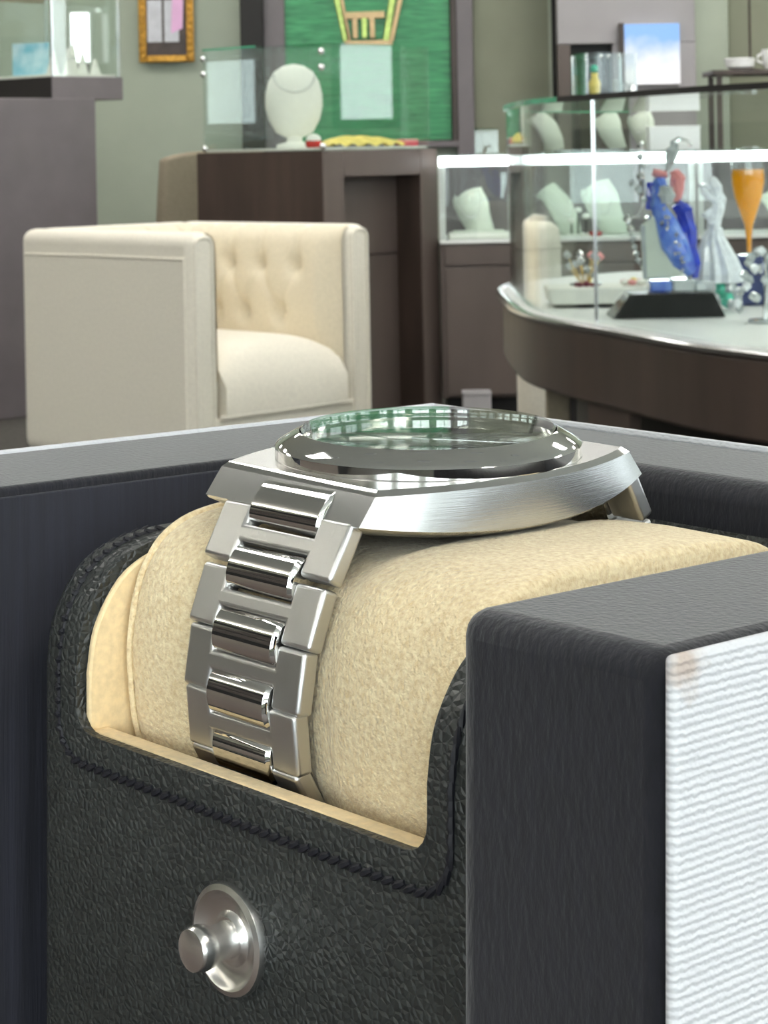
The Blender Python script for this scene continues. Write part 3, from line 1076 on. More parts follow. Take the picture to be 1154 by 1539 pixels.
# ---- cream tub armchair, tufted on the inside of the arms and back
def armchair(name, label, loc, rotz, w, d, h, group=None):
    t = thing(name, label, 'armchair', loc, rotz, group)
    at_ = .085                                   # arm thickness
    for x0, x1 in ((0, at_), (w - at_, w)):
        MB().box(x0, x1, 0, d, .07, h).build('arm', M['cream'], t, bevel=.036, seg=6)
    for x0, x1 in ((0, at_), (w - at_, w)):
        i = .016
        pts = rounded([(x0 + i, .09), (x0 + i, h - i), (x1 - i, h - i), (x1 - i, .09)], [0, .02, .02, 0], 5)
        MB().tube([(x, .004, z) for x, z in pts], .0065, 6).build('piping', M['cream'], t, smooth=True)
    for x in (.0, w):
        MB().tube([(x, .03, h - .07), (x, d * .5, h - .068), (x, d - .03, h - .07)], .005, 6).build('piping', M['cream'], t, smooth=True)
        MB().tube([(x, .034, .09), (x, .034, h - .07)], .005, 6).build('piping', M['cream'], t, smooth=True)
    MB().box(at_ * .6, w - at_ * .6, d - .07, d, .07, h).build('back_frame', M['cream'], t, bevel=.034, seg=6)
    z0, z1 = .30, h - .004

    def tuft_panel(name, L, btn, P, depth, fade=0.0):
        """Padded panel with deep buttons; P(s, dep, z) places it. fade flattens it towards s = 0."""
        def fn(u, v):
            s = L * u
            z = z0 + (z1 - z0) * v
            dep = 0
            for bs, bz in btn:
                r2 = ((s - bs) / .026) ** 2 + ((z - bz) / .028) ** 2
                dep += .75 * math.exp(-r2)
                if z > bz and bz > h - .16:
                    dep += .42 * math.exp(-((s - bs) / .011) ** 2) * min(1, (z - bz) / .04)
                for b2 in btn:                      # folds that run between neighbouring buttons
                    if b2[1] < bz and abs(b2[0] - bs) < .09 and b2[1] < z < bz:
                        f = (bz - z) / (bz - b2[1])
                        dep += .22 * math.exp(-((s - (bs + (b2[0] - bs) * f)) / .010) ** 2)
            pad = math.sin(math.pi * min(1, max(0, v))) ** .5
            edge = min(1, u / .12) if fade else 1
            out = depth * (pad * edge - dep * min(1, edge))
            if v > .88:
                k = (v - .88) / .12
                out -= .03 * (1 - math.sqrt(max(0, 1 - k * k)))
            return P(s, out, z)
        mb = MB().grid(fn, 73, 49)
        return mb.build(name, M['creamtuft'], t, smooth=True, angle=80)

    xa = w - at_ - .012
    Ly = d - .13
    abtn = [(.16, h - .115), (.31, h - .112), (.44, h - .11), (.56, h - .11)]
    abtn += [(.225, h - .25), (.375, h - .25), (.50, h - .25)]
    tuft_panel('tufted_arm', Ly, abtn, lambda s, o, z: Vector((xa - o, .02 + s, z)), .040, .1)
    tuft_panel('tufted_arm', Ly, abtn, lambda s, o, z: Vector((at_ + .012 + o, .02 + s, z)), .040, .1)
    iw = w - 2 * at_
    bb = [(iw * (k + .5) / 4, h - .11) for k in range(4)] + [(iw * (k + 1) / 4, h - .25) for k in range(3)]
    tuft_panel('tufted_back', iw, bb, lambda s, o, z: Vector((at_ + s, d - .10 - o, z)), .034)
    for s, z in abtn:
        for x, sg in ((xa, 1), (at_ + .012, -1)):
            MB().ball((x + sg * .006, .02 + s, z), .010, 10, 6, sx=.5).build('button', M['creamtuft'], t, smooth=True)
    for s, z in bb:
        MB().ball((at_ + s, d - .094, z), .010, 10, 6, sy=.5).build('button', M['creamtuft'], t, smooth=True)
    # seat cushion, crowned
    yb = d - .12
    m_ = at_ + .02

    def seat(u, v):
        x = m_ + (w - 2 * m_) * u
        y = -.004 + yb * v
        crown = .055 * (1 - (2 * u - 1) ** 4) * (1 - (2 * v - 1) ** 6)
        lip = .06 * (1 - max(0, min(1, v / .10))) ** 2
        return Vector((x, y, .345 + crown - lip))
    mb = MB().grid(seat, 21, 25)
    nu = 21
    rim = list(range(nu)) + [j * nu + nu - 1 for j in range(1, 25)] + [24 * nu + i for i in range(nu - 2, -1, -1)] + [j * nu for j in range(23, 0, -1)]
    base0 = len(mb.v)
    for i in rim:
        p = mb.v[i].copy(); p.z = .21
        mb.v.append(p)
    for k, i in enumerate(rim):
        k2 = (k + 1) % len(rim)
        mb.f.append((i, rim[k2], base0 + k2, base0 + k)); mb.m.append(0)
    mb.f.append(tuple(range(base0, base0 + len(rim)))); mb.m.append(0)
    mb.build('seat_cushion', M['cream'], t, smooth=True, angle=55)
    MB().box(at_ * .8, w - at_ * .8, .006, .05, .07, .207).build('front_rail', M['cream'], t, bevel=.012, seg=3)
    MB().tube([(at_, .0, .208), (w - at_, .0, .208)], .006, 6).build('piping', M['cream'], t, smooth=True)
    for x in (.05, w - .05):
        for y in (.05, d - .05):
            MB().lathe([(.014, 0), (.022, .07)], 12, (x, y, 0)).build('leg', M['darkwood'], t, smooth=True)
    return t


CH = zat(285, 350, 5.5)
armchair('armchair', 'cream upholstered tub armchair with button-tufted back', (-.50, 5.5, 0), D45, .65, .765, CH)

# ---- taupe high-back chair half hidden behind the kiosk
t = thing('side_chair', 'taupe upholstered high-back chair standing behind the brown kiosk', 'chair', (-.735, 7.88, 0), math.radians(215))
hb = zat(250, 228, 7.7)


def backshape(u, v, off):
    x = (u - .5) * .46
    return Vector((x, .20 + off + .06 * (2 * u - 1) ** 2 * -1 + .07 * v, .42 + (hb - .42) * v * (1 - .05 * (2 * u - 1) ** 4)))


mb = MB().grid(lambda u, v: backshape(u, v, 0), 11, 9).grid(lambda u, v: backshape(u, v, .06), 11, 9)
nu, nv, o = 11, 9, 99
rim = [j * nu for j in range(nv)] + [(nv - 1) * nu + i for i in range(1, nu)] + [j * nu + nu - 1 for j in range(nv - 2, -1, -1)] + [i for i in range(nu - 2, 0, -1)]
for a_, b_ in zip(rim, rim[1:] + rim[:1]):
    mb.f.append((a_, b_, b_ + o, a_ + o)); mb.m.append(0)
mb.build('backrest', M['taupe'], t, bevel=.012, seg=3)
MB().box(-.24, .24, -.25, .22, .38, .47).build('seat', M['taupe'], t, bevel=.025, seg=4)
for x in (-.2, .2):
    for y in (-.21, .2):
        MB().lathe([(.013, 0), (.02, .38)], 10, (x, y, 0)).build('leg', M['darkwood'], t, smooth=True)

# ---- brown corner kiosk with a recess in its right face
KY = 6.6
kc = at(485, 225, KY)
KZ = .902
KL, KR = .60, .513                # left and right face lengths
t = thing('display_kiosk', 'dark brown display kiosk with a recess, carrying a glass box', 'kiosk', (kc.x, kc.y, 0), D45)
# local x runs along the right face, local y along the left face
rx0, rx1 = .09, .435
mb = MB()
mb.box(0, rx0, 0, KL, 0, KZ - .002)
mb.box(rx1, KR, 0, KL, 0, KZ - .002)
mb.box(rx0, rx1, 0, KL, KZ - .085, KZ - .002)
mb.box(rx0, rx1, .125, KL, 0, KZ - .085)
mb.build('body', M['brownlam'], t, bevel=.003)
MB().box(-.0035, -.0005, 0.0, KL, 0, KZ - .002).build('side_panel', M['darkwood'], t)['label'] = 'darker left side panel'  # shade of the left face put into a darker colour
MB().box(rx0 + .001, rx1 - .004, .108, .1245, 0, .56).build('recess_panel', M['brownlam'], t, bevel=.002)
MB().box(rx0 + .001, rx1 - .004, .108, .1245, .563, KZ - .087).build('recess_panel', M['brownlam'], t, bevel=.002)
MB().box(rx1 - .0035, rx1 - .0005, .002, .1245, 0, KZ - .087).build('recess_cheek', M['darkwood'], t)  # recess side wall, its shade put into the dark colour
# glass box on the kiosk
gh = (225 - 66) / F * KY
g0 = (Matrix.Translation(kc) @ Matrix.Rotation(D45, 4, 'Z'))
gl_ = g0 @ Vector((.012, .012, 0))
t = thing('glass_display_box', 'clear glass display box standing on the brown kiosk', 'glass case', (gl_.x, gl_.y, KZ), D45)
GW, GD = KR - .03, KL - .03
MB().box(.007, GW - .007, .007, GD - .007, 0.0, .008).build('base_cloth', M['linen'], t, bevel=.002)
glass_box(t, GW, GD, 0.0, gh, .006)
for x, y in ((.003, .003), (.003, GD - .003)):
    for z in (.012, gh - .02, gh - .07):
        MB().ball((x, y, z), .011, 10, 6).build('corner_clip', M['steeltrim'], t, smooth=True)
MB().box(.0, .006, GD * .55, GD, gh + .007, gh + .012).build('lid_edge', M['greenedge'], t)
MB().box(.0, GW, GD - .006, GD, gh + .007, gh + .012).build('lid_edge', M['greenedge'], t)


def kp(x, y, z):
    """Point in the kiosk's glass box frame."""
    return g0 @ Vector((.012 + x, .012 + y, 0)) + Vector((0, 0, KZ - kc.z + z))


# oval white necklace form
p = kp(.135, .275, .009)
h_ = .272
t = thing('necklace_form', 'egg-shaped white necklace form inside the kiosk glass box', 'necklace stand', p, math.radians(8))
mb = MB().lathe([(.03, .035), (.060, .05), (.083, .09), (.094, .135), (.093, .175), (.083, .215), (.062, .248), (.034, .266), (.004, .272)], 36, sx=1, sy=.42)
mb.build('pad', M['linen'], t, smooth=True, angle=60)
MB().lathe([(.060, 0), (.058, .012), (.026, .02), (.024, .045)], 24, sx=1, sy=.7).build('foot', M['linen'], t, smooth=True)
pts = []
for k in range(25):
    an = math.pi * k / 24
    x = .066 * math.cos(an); z = .235 - .055 * math.sin(an)
    y = -.40 * math.sqrt(max(0, 1 - ((x) / .094) ** 2 - ((z - .15) / .13) ** 2)) * .094 - .004
    pts.append((x, y, z))
beads(pts, .0036, M['silver'], 'necklace', t)

p = kp(.05, .095, .009)
t = thing('trinket_box', 'small red enamel trinket box beside the white necklace form', 'trinket box', p, .4)
MB().lathe([(.022, 0), (.027, .008), (.026, .02), (.024, .022)], 20).build('base', M['red'], t, smooth=True)
MB().lathe([(.0245, .022), (.022, .034), (.012, .042), (.0005, .044)], 20).build('lid', M['linen'], t, smooth=True)
# folded yellow cloth
p = kp(.26, .085, .009)
t = thing('satin_cloth', 'crumpled yellow satin cloth lying in the kiosk glass box', 'cloth', p, D45)


def fold(u, v):
    x, y = (u - .5) * .33, (v - .5) * .10
    z = .006 + .030 * (math.sin(math.pi * v) ** .7) * (math.sin(math.pi * u) ** .5) * (1.15 - .6 * u) + .005 * math.sin(34 * u + 9 * v)
    return Vector((x, y + .012 * math.sin(7 * u), max(z, .001)))


mb = MB().grid(fold, 41, 15)
mb.grid(lambda u, v: Vector((fold(u, v).x, fold(u, v).y, 0)), 41, 15)
mb.build('drape', M['yellow'], t, smooth=True, angle=80)
p = kp(.435, .06, .009)
t = thing('pink_ring_box', 'flat pink ring box at the end of the yellow cloth', 'ring box', p, D45)
MB().box(-.035, .035, -.02, .02, 0, .012).build('base', M['rose'], t, bevel=.003)
MB().box(-.035, .035, -.02, .02, .0125, .022).build('lid', M['pink'], t, bevel=.003)

# ---- left pedestal with a slab and a lit glass case
SC = 1.2
t = thing('display_pedestal', 'tall grey display pedestal with a thick overhanging slab', 'pedestal', (-1.192 * SC, 6.0 * SC, 0), D45)
zt = .9 + .169 * SC
MB().box(0, .478 * SC, 0, .75, 0, zt).build('body', M['greylam'], t, bevel=.004)
sl = Matrix.Rotation(-D45, 4, 'Z') @ (Vector((-.992 * SC, 6.4 * SC, 0)) - Vector((-1.192 * SC, 6.0 * SC, 0)))
SW = .269 * SC
mb = MB().box(sl.x, sl.x + SW, sl.y, sl.y + .5, zt + .0005, zt + .084)
mb.build('slab', M['greylam'], t, bevel=.003)
MB().box(sl.x - .003, sl.x - .0005, sl.y, sl.y + .5, zt + .001, zt + .083).build('slab_end', M['black'], t)  # left face of the slab, painted black for its shade
pz = zt + .0845
loc = Matrix.Rotation(D45, 4, 'Z') @ Vector((sl.x + .012, sl.y + .012, 0)) + Vector((-1.192 * SC, 6.0 * SC, pz))
t = thing('glass_showcase', 'lit glass case on the grey pedestal with jewellery inside', 'glass case', loc, D45)
MB().box(.006, SW - .03, .006, .44, 0, .01).build('base_cloth', M['linen'], t, bevel=.002)
glass_box(t, SW - .02, .45, 0, .45, .006, M['steeltrim'])
MB().box(.02, SW - .04, .43, .442, .30, .44).build('back_board', M['taupe'], t, bevel=.002)
MB().box(.05, .062, .432, .440, .05, .29).build('led_tube', M['led'], t)
c_ = Matrix.Rotation(D45, 4, 'Z')
t2 = thing('photo_card', 'blue and white picture card standing in the lit pedestal case', 'card', loc + c_ @ Vector((.10, .27, .0108)), D45 - math.radians(62))
MB().box(-.075, .075, -.003, .003, 0, .125).build('card', M['aqua'], t2, bevel=.001)
MB().prism([(0.004, 0), (.05, 0), (.004, .09)], lambda u, v, s: Vector((s, u, v)), -.004, .004).build('easel', M['plastic_white'], t2)
for k, (x, y, hh) in enumerate([(.05, .07, .07), (.11, .05, .10), (.17, .045, .08), (.23, .05, .06), (.10, .13, .09), (.19, .13, .12)]):
    lb = ['short white jewellery cone at the front corner of the lit pedestal case', 'white jewellery cone second along the front glass of the lit pedestal case',
          'white jewellery cone third along the front glass of the lit pedestal case', 'shortest white jewellery cone at the far end of the lit pedestal case',
          'white jewellery cone next to the blue picture card', 'tallest white jewellery cone in the middle of the lit pedestal case'][k]
    q = thing('jewellery_cone', lb, 'jewellery stand', loc + c_ @ Vector((x, y, .0108)), 0, 'white cones in the lit pedestal case')
    MB().lathe([(.024, 0), (.02, .006), (.006, hh * .9), (.001, hh)], 14).build('cone', M['linen'], q, smooth=True)
    MB().lathe([(.0125, hh * .5), (.016, hh * .53), (.0125, hh * .56)], 14).build('ring', M['silver'], q, smooth=True)
# glowing block added in place of a reflection in the case glass
t2 = thing('light_box', 'glowing white upright light box at the end of the pedestal case', 'light box', loc + c_ @ Vector((SW - .075, .16, .0108)), D45 - math.radians(40))
MB().box(-.03, .03, -.012, .03, 0, .045).build('foot', M['greylam'], t2, bevel=.003)
MB().box(-.040, .040, -.010, .022, .0455, .24).build('housing', M['plastic_white'], t2, bevel=.008, seg=3)
MB().box(-.034, .034, -.014, -.0105, .052, .234).build('diffuser', emissive('light_box_face', (.92, .97, 1, 1), 1.6), t2, bevel=.001)

# ---- gilt framed picture on the back wall
YP = YW - .03
px0, px1 = xat(209, 60, YP), xat(292, 60, YP)
zb = zat(250, 94, YP)
t = thing('picture_frame', 'gilt framed picture hanging on the sage wall', 'picture', ((px0 + px1) / 2, YP, zb))
w_ = px1 - px0
hh = .42
MB().box(-w_ / 2, -w_ / 2 + .032, -.02, .0, 0, hh).build('frame_side', M['goldframe'], t, bevel=.006, seg=3)
MB().box(w_ / 2 - .032, w_ / 2, -.02, .0, 0, hh).build('frame_side', M['goldframe'], t, bevel=.006, seg=3)
MB().box(-w_ / 2 + .032, w_ / 2 - .032, -.02, .0, 0, .03).build('frame_side', M['goldframe'], t, bevel=.006, seg=3)
MB().box(-w_ / 2 + .032, w_ / 2 - .032, -.02, .0, hh - .03, hh).build('frame_side', M['goldframe'], t, bevel=.006, seg=3)
mb = MB()
for k in range(14):
    for s in (-1, 1):
        z = .02 + k * .029
        mb.ball((s * (w_ / 2 - .016), -.021, z), .008, 6, 4, sz=1.5)
mb.build('carving', M['goldframe'], t, smooth=True)
MB().box(-w_ / 2 + .03, w_ / 2 - .03, -.008, .0, .03, hh - .03).build('picture', surf('dark_print', srgb(74, 62, 58), .5, var=.3, vscale=20), t)
pr = surf('pale_print', srgb(205, 205, 212), .5, var=.12, vscale=25)
MB().box(-.078, -.018, -.011, -.0085, .085, .26).build('printed_window', pr, t)
MB().box(-.008, .052, -.011, -.0085, .085, .26).build('printed_window', pr, t)
MB().prism([(.02, .12), (.068, .14), (.076, .36), (.03, .36)], lambda u, v, s: Vector((u, s, v)), -.0135, -.0115).build('pink_slip', surf('pink_paper', srgb(236, 186, 226), .6, var=.06, vscale=20), t)

# ---- green panel with a gold emblem
YG = YW - .02
gx0, gx1 = xat(429, 100, YG), xat(677, 100, YG)
gz0 = zat(560, 212, YG)
t = thing('emblem_panel', 'tall green panel with a gold emblem on the back wall', 'wall panel', ((gx0 + gx1) / 2, YG, gz0))
hw = (gx1 - gx0) / 2
MB().box(-hw, hw, -.02, .015, 0, 1.8).build('panel', M['greensilk'], t, bevel=.002)
MB().box(hw + .001, hw + .026, -.045, .015, -.004, 1.8).build('frame_strip', M['darkwood'], t, bevel=.002)
MB().box(-hw, hw + .026, -.045, .015, -.03, -.005).build('sill_strip', M['greylam'], t, bevel=.002)


def emb(px, py):
    q = at(px, py, YG - .02)
    return (q.x - (gx0 + gx1) / 2, q.z - gz0)


def gold_bar(p, q, r, width, name='emblem_bar', mat='gold'):
    (x0, z0), (x1, z1) = p, q
    d = Vector((x1 - x0, z1 - z0)).normalized()
    n_ = Vector((-d.y, d.x)) * width / 2
    pts = [(x0 + n_.x, z0 + n_.y), (x1 + n_.x * r, z1 + n_.y * r), (x1 - n_.x * r, z1 - n_.y * r), (x0 - n_.x, z0 - n_.y)]
    MB().prism(pts, lambda u, v, s: Vector((u, s, v)), -.042, -.0205).build(name, M[mat], t, bevel=.003)


M['emblem_lime'] = surf('pale_gold_leaf', srgb(190, 214, 120), .35, metal=.3, var=.2, vscale=40)
M['emblem_tan'] = surf('tan_gold', srgb(204, 176, 132), .4, metal=.3, var=.1, vscale=40)
gold_bar(emb(521, 62), emb(492, -70), 1, .028, mat='emblem_lime')
gold_bar(emb(524, 62), emb(500, -70), 1, .020, mat='emblem_tan')
gold_bar(emb(580, 62), emb(600, -70), 1, .026, mat='emblem_lime')
gold_bar(emb(588, 62), emb(616, -70), 1, .020, mat='emblem_tan')
gold_bar(emb(520, 24), emb(578, 22), 1, .03, 'emblem_arch', 'emblem_tan')
for px in (534, 548, 560):
    gold_bar(emb(px, 58), emb(px - 1, 26), 1, .022, 'emblem_stem', 'emblem_tan' if px != 548 else 'emblem_lime')
gold_bar(emb(518, 66), emb(590, 64), 1, .024, 'emblem_base', 'emblem_tan')

# ---- low showcases along the back, right of the kiosk
YS = 6.9
zst, zsb = zat(700, 232, YS), zat(700, 361, YS)


def low_showcase(x0, w, label, stands):
    t = thing('low_showcase', label, 'showcase', (x0, YS, 0), 0, 'low showcases along the back')
    dpt = .46
    MB().box(.02, w - .02, .05, dpt, 0, .09).build('toe_kick', M['black'], t)
    MB().box(0, w, .012, dpt, .09, zsb - .012).build('body', M['brownlam'], t, bevel=.003)
    zc = zat(720, 400, YS)
    MB().box(.015, w - .008, .0, .0115, zc + .004, zsb - .02).build('drawer', M['brownlam'], t, bevel=.002)
    MB().box(.015, w - .008, .0, .0115, .10, zc - .004).build('drawer', M['brownlam'], t, bevel=.002)
    MB().box(0, w, 0, dpt, zsb - .0115, zsb).build('deck', M['whitelam'], t, bevel=.002)
    g = M['caseglass']
    hz = zst - zsb
    MB().box(.006, w - .006, .0, .006, zsb + .001, zst - .02).build('glass_pane', g, t)
    MB().box(.0, .006, .0, dpt, zsb + .001, zst - .02).build('glass_pane', g, t)
    MB().box(w - .006, w, .0, dpt, zsb + .001, zst - .02).build('glass_pane', g, t)
    MB().box(.007, w - .007, dpt - .012, dpt, zsb + .001, zst - .02).build('back_board', M['greylam'], t)
    MB().box(0, w, 0, dpt, zst - .006, zst).build('glass_top', g, t)
    for x in (.0, w - .02):
        MB().box(x, x + .02, .0065, .02, zsb + .001, zst - .021).build('corner_post', M['whitelam'], t, bevel=.002)
    MB().box(0, w, .0, .022, zst - .038, zst - .0065).build('led_strip', M['led'], t, bevel=.004, seg=3)
    for (x, y, ww, h2, rz, lb) in stands:
        bust('necklace_stand', lb, (x0 + x, YS + y, zsb + .0015), rz, ww, h2, M['paleleather'], True, 'necklace stands in the low showcases')
    return t


sx0 = xat(658, 300, YS)
low_showcase(sx0 + .004, .266, 'narrow low showcase between the brown kiosk and the curved showcase',
             [(.13, .20, .17, .17, -.5, 'pale necklace stand in the low showcase next to the brown kiosk')])
low_showcase(sx0 + .275, .56, 'wide low showcase seen through the curved glass',
             [(.17, .20, .13, .18, .3, 'pale necklace stand seen just inside the curved glass edge'), (.30, .2, .17, .19, -.4, 'pale necklace stand beside the blue crystal figurine')])
low_showcase(sx0 + .84, .6, 'low showcase behind the orange champagne flute', [(.34, .2, .15, .15, .2, 'small pale necklace stand behind the orange champagne flute')])
# white pad, earring tree and boxes inside
t = thing('display_pad', 'flat white linen pad under the necklace stand next to the kiosk', 'display pad', (sx0 + .135, YS + .12, zsb + .001))
MB().box(-.10, .10, -.055, .03, 0, .02).build('pad', M['linen'], t, bevel=.005)
MB().box(-.085, .085, -.045, .02, .0205, .026).build('cushion', M['paleleather'], t, bevel=.003)
q = at(872, 315, YS + .15)
t = thing('earring_tree', 'small earring tree with round white tops in the low showcase', 'jewellery stand', (q.x, q.y, zsb + .001))
for k, (x, hh) in enumerate([(-.03, .05), (-.008, .085), (.018, .065)]):
    MB().lathe([(.003, 0), (.003, hh)], 8, (x, 0, 0)).build('stem', M['black'], t)
    MB().ball((x, 0, hh), .013, 10, 6, sz=.7).build('knob', M['linen'], t, smooth=True)
MB().box(-.045, .035, -.02, .02, 0, .006).build('base', M['linen'], t, bevel=.002)
q = at(895, 343, YS + .1)
t = thing('red_dish', 'tiny red dish beside the earring tree', 'dish', (q.x, q.y, zsb + .001))
MB().lathe([(.012, 0), (.02, .004), (.024, .014), (.021, .013), (.014, .006)], 20).build('bowl', M['red'], t, smooth=True)
MB().ball((0, 0, .012), .008, 8, 5).build('stone', M['crystal_clear'], t)

# shelf of stands added in place of reflections in the glass top
YH = 7.5
zsh = zat(900, 224, YH)
hx0, hx1 = xat(806, 196, YH), xat(1130, 196, YH)
t = thing('wall_shelf', 'long glass shelf above the low showcases', 'shelf', ((hx0 + hx1) / 2, YH, zsh))
hw = (hx1 - hx0) / 2
MB().box(-hw, hw, -.12, .16, -.01, 0).build('glass_shelf', M['caseglass'], t)
for x in (-hw + .03, 0, hw - .03):
    MB().box(x - .008, x + .008, .13, 1.36, -.03, -.0105).build('bracket', M['steeltrim'], t, bevel=.002)
for k, (px, rz, w2, h2) in enumerate([(835, .5, .13, .14), (920, -.6, .13, .14), (968, -.7, .14, .14)]):
    q = at(px, 196, YH)
    bust('necklace_stand', ['pale necklace stand at the near end of the glass wall shelf', 'pale necklace stand in the middle of the glass wall shelf', 'pale necklace stand near the white carton on the wall shelf'][k],
         (q.x, YH, zsh + .001), rz, w2, h2, M['paleleather'], k == 2, 'necklace stands on the wall shelf')
YN = 7.2
q = at(1012, 221, YN)
t = thing('white_carton', 'plain white carton under the wall shelf', 'carton', (q.x, YN, zst + .001))
MB().box(-.085, .085, -.04, .06, 0, max(.02, q.z - zst + .062)).build('body', M['plastic_white'], t, bevel=.002)
MB().box(-.087, .087, -.042, .062, max(.02, q.z - zst + .062) + .0005, max(.02, q.z - zst + .062) + .008).build('lid', M['plastic_white'], t, bevel=.002)

# ---- curved glass showcase at the right
DP = .30                                                     # plate below the eye
ZP = .9 - DP
raw = [(1.9, 16.9), (1.45, 16.5), (1.08, 16.0), (.87, 15.5), (.782, 14.84), (.804, 13.26), (.96, 12.42), (1.196, 11.73), (1.517, 10.77), (1.86, 10.12), (2.35, 9.45), (2.9, 8.95), (3.6, 8.6)]
PL = [Vector((x * DP, y * DP)) for x, y in raw]


def spline(pts, n=6):
    out = []
    for i in range(len(pts) - 1):
        p0, p1, p2, p3 = pts[max(i - 1, 0)], pts[i], pts[i + 1], pts[min(i + 2, len(pts) - 1)]
        for s in range(n):
            t = s / n
            out.append(.5 * (2 * p1 + (p2 - p0) * t + (2 * p0 - 5 * p1 + 4 * p2 - p3) * t * t + (3 * p1 - p0 - 3 * p2 + p3) * t ** 3))
    out.append(pts[-1])
    return out


CUR = spline(PL)
INWARD = []
for i, p in enumerate(CUR):
    a_, b_ = CUR[max(i - 1, 0)], CUR[min(i + 1, len(CUR) - 1)]
    d = (b_ - a_).normalized()
    INWARD.append(Vector((-d.y, d.x)))                       # towards the inside (right of the picture)
if INWARD[24].x < 0:
    INWARD = [-v for v in INWARD]


def off_curve(d, i0=0, i1=None):
    return [p + n_ * d for p, n_ in list(zip(CUR, INWARD))[i0:i1]]


def slab_from(d, z0, z1, name, mat, parent, bevel=0, back=5.1, right=2.3):
    c = off_curve(d)
    poly = [(p.x, p.y) for p in c] + [(right - d, c[-1].y), (right - d, c[0].y)]
    return MB().prism(poly, lambda u, v, s: Vector((u, v, s)), z0, z1).build(name, mat, parent, bevel=bevel)


def wall_from(d, th, z0, z1, name, mat, parent, i0=0, i1=None):
    a_, b_ = off_curve(d, i0, i1), off_curve(d + th, i0, i1)
    poly = [(p.x, p.y) for p in a_] + [(p.x, p.y) for p in reversed(b_)]
    return MB().prism(poly, lambda u, v, s: Vector((u, v, s)), z0, z1).build(name, mat, parent, smooth=True, angle=30)


t = thing('curved_showcase', 'large curved glass showcase on a dark brown base', 'showcase', (0, 0, 0))
ZT = .9 + .287 * DP
slab_from(.0, ZP - .012, ZP - .002, 'plate_edge', M['steeltrim'], t, .003)
slab_from(.004, ZP - .0018, ZP, 'white_deck', M['whitelam'], t)
slab_from(.008, ZP - .135, ZP - .0125, 'fascia', M['darkwood'], t, .006)
slab_from(.16, 0.07, ZP - .1355, 'plinth', M['black'], t)  # black colour carries the shadow under the overhang
q = at(838, 600, 4.05)
MB().box(q.x - .022, q.x + .022, q.y - .02, q.y + .02, 0, ZP - .1362).build('foot_post', M['taupe'], t, bevel=.004)
wall_from(.02, .02, .0, ZP - .1362, 'knee_panel', M['darkwood'], t, 39, 44)
n = len(CUR)
seams = [0, 15, n]
for a_, b_ in ((0, 41), (40, 55), (54, n)):
    wall_from(.022, .006, ZP + .001, ZT - .008, 'glass_pane', M['caseglass'], t, a_, b_)
for i in (40,):
    p = off_curve(.022)[i]
    MB().box(p.x - .003, p.x + .003, p.y - .003, p.y + .003, ZP + .001, ZT - .008).build('pane_joint', M['steeltrim'], t)
slab_from(.018, ZT - .0075, ZT, 'glass_top', M['caseglass'], t)
wall_from(.016, .004, ZT - .009, ZT + .001, 'top_edge', M['black'], t, 36)
wall_from(.016, .004, ZT - .009, ZT + .001, 'top_edge', M['greenedge'], t, 0, 37)
# chrome rail ends at the left of the plate
p = CUR[24]
MB().tube([(c.x, c.y, ZP - .006) for c in off_curve(.004, 12, 36)], [.004] * 3 + [.011] * 15 + [.008, .007, .006, .005, .004, .003], 10).build('rail_end', M['steeltrim'], t, smooth=True)


def facet(name, mat, parent, pts_r, seg, c, jitter=.0, sx=1, sy=1, ax=(0, 0, 1)):
    """Turned shape with flat facets, slightly uneven."""
    mb = MB().lathe(pts_r, seg, c, ax, sx=sx, sy=sy)
    if jitter:
        for i, v in enumerate(mb.v):
            v += Vector((random.uniform(-1, 1), random.uniform(-1, 1), random.uniform(-1, 1))) * jitter
    return mb.build(name, mat, parent)


# ---- what stands on the white deck
# shallow white tray
YT = 4.0
q = at(915, 452, YT)
t = thing('display_tray', 'shallow white tray on the deck of the curved showcase', 'tray', (q.x, YT, ZP + .0008))
MB().box(-.105, .115, -.05, .07, 0, .006).build('foot', M['black'], t)
MB().prism(rounded([(-.112, .0065), (.12, .0065), (.13, .036), (-.118, .036)], .004, 3), lambda u, v, s: Vector((u, s, v)), -.06, .08).build('tray', M['linen'], t, bevel=.002)
# crystal nosegay standing on the tray
ztr = ZP + .0375
q = at(880, 420, 4.02)
t = thing('crystal_posy', 'posy of clear and pink crystal beads standing on the white tray', 'ornament', (q.x, 4.02, ztr))
for k in range(13):
    an = k * 2.4
    r = .012 + .028 * (k / 12)
    x, y, z = r * math.cos(an), r * math.sin(an) * .6, .020 + .038 * abs(math.sin(k * 1.7))
    MB().tube([(x * .3, y * .3, .004), (x, y, z)], .0012, 5).build('stem', M['gold'], t)
    m = ['crystal_clear', 'silver', 'crystal_clear', 'pink', 'crystal_clear'][k % 5]
    facet('bead', M[m], t, [(.0003, -.008), (.007, -.003), (.008, .002), (.0003, .009)], 6, (x, y, z), .0008)
MB().lathe([(.03, 0), (.03, .004), (.006, .006)], 16).build('base', M['crystal_clear'], t)
q = at(881, 428, 3.97)
t = thing('ribbon_bow', 'small maroon ribbon bow at the front of the white tray', 'bow', (q.x, 3.97, ztr))
for s in (-1, 1):
    MB().prism([(0, .004), (s * .02, .010), (s * .024, .002), (s * .012, 0)], lambda u, v, w: Vector((u, w, v)), -.004, .004).build('loop', M['maroon'], t, bevel=.001)
MB().ball((0, 0, .006), .006, 8, 5).build('knot', M['maroon'], t)
q = at(960, 425, 4.0)
t = thing('pink_brooch', 'pale pink floral brooch lying on the white tray', 'brooch', (q.x - .01, 4.0, ztr))
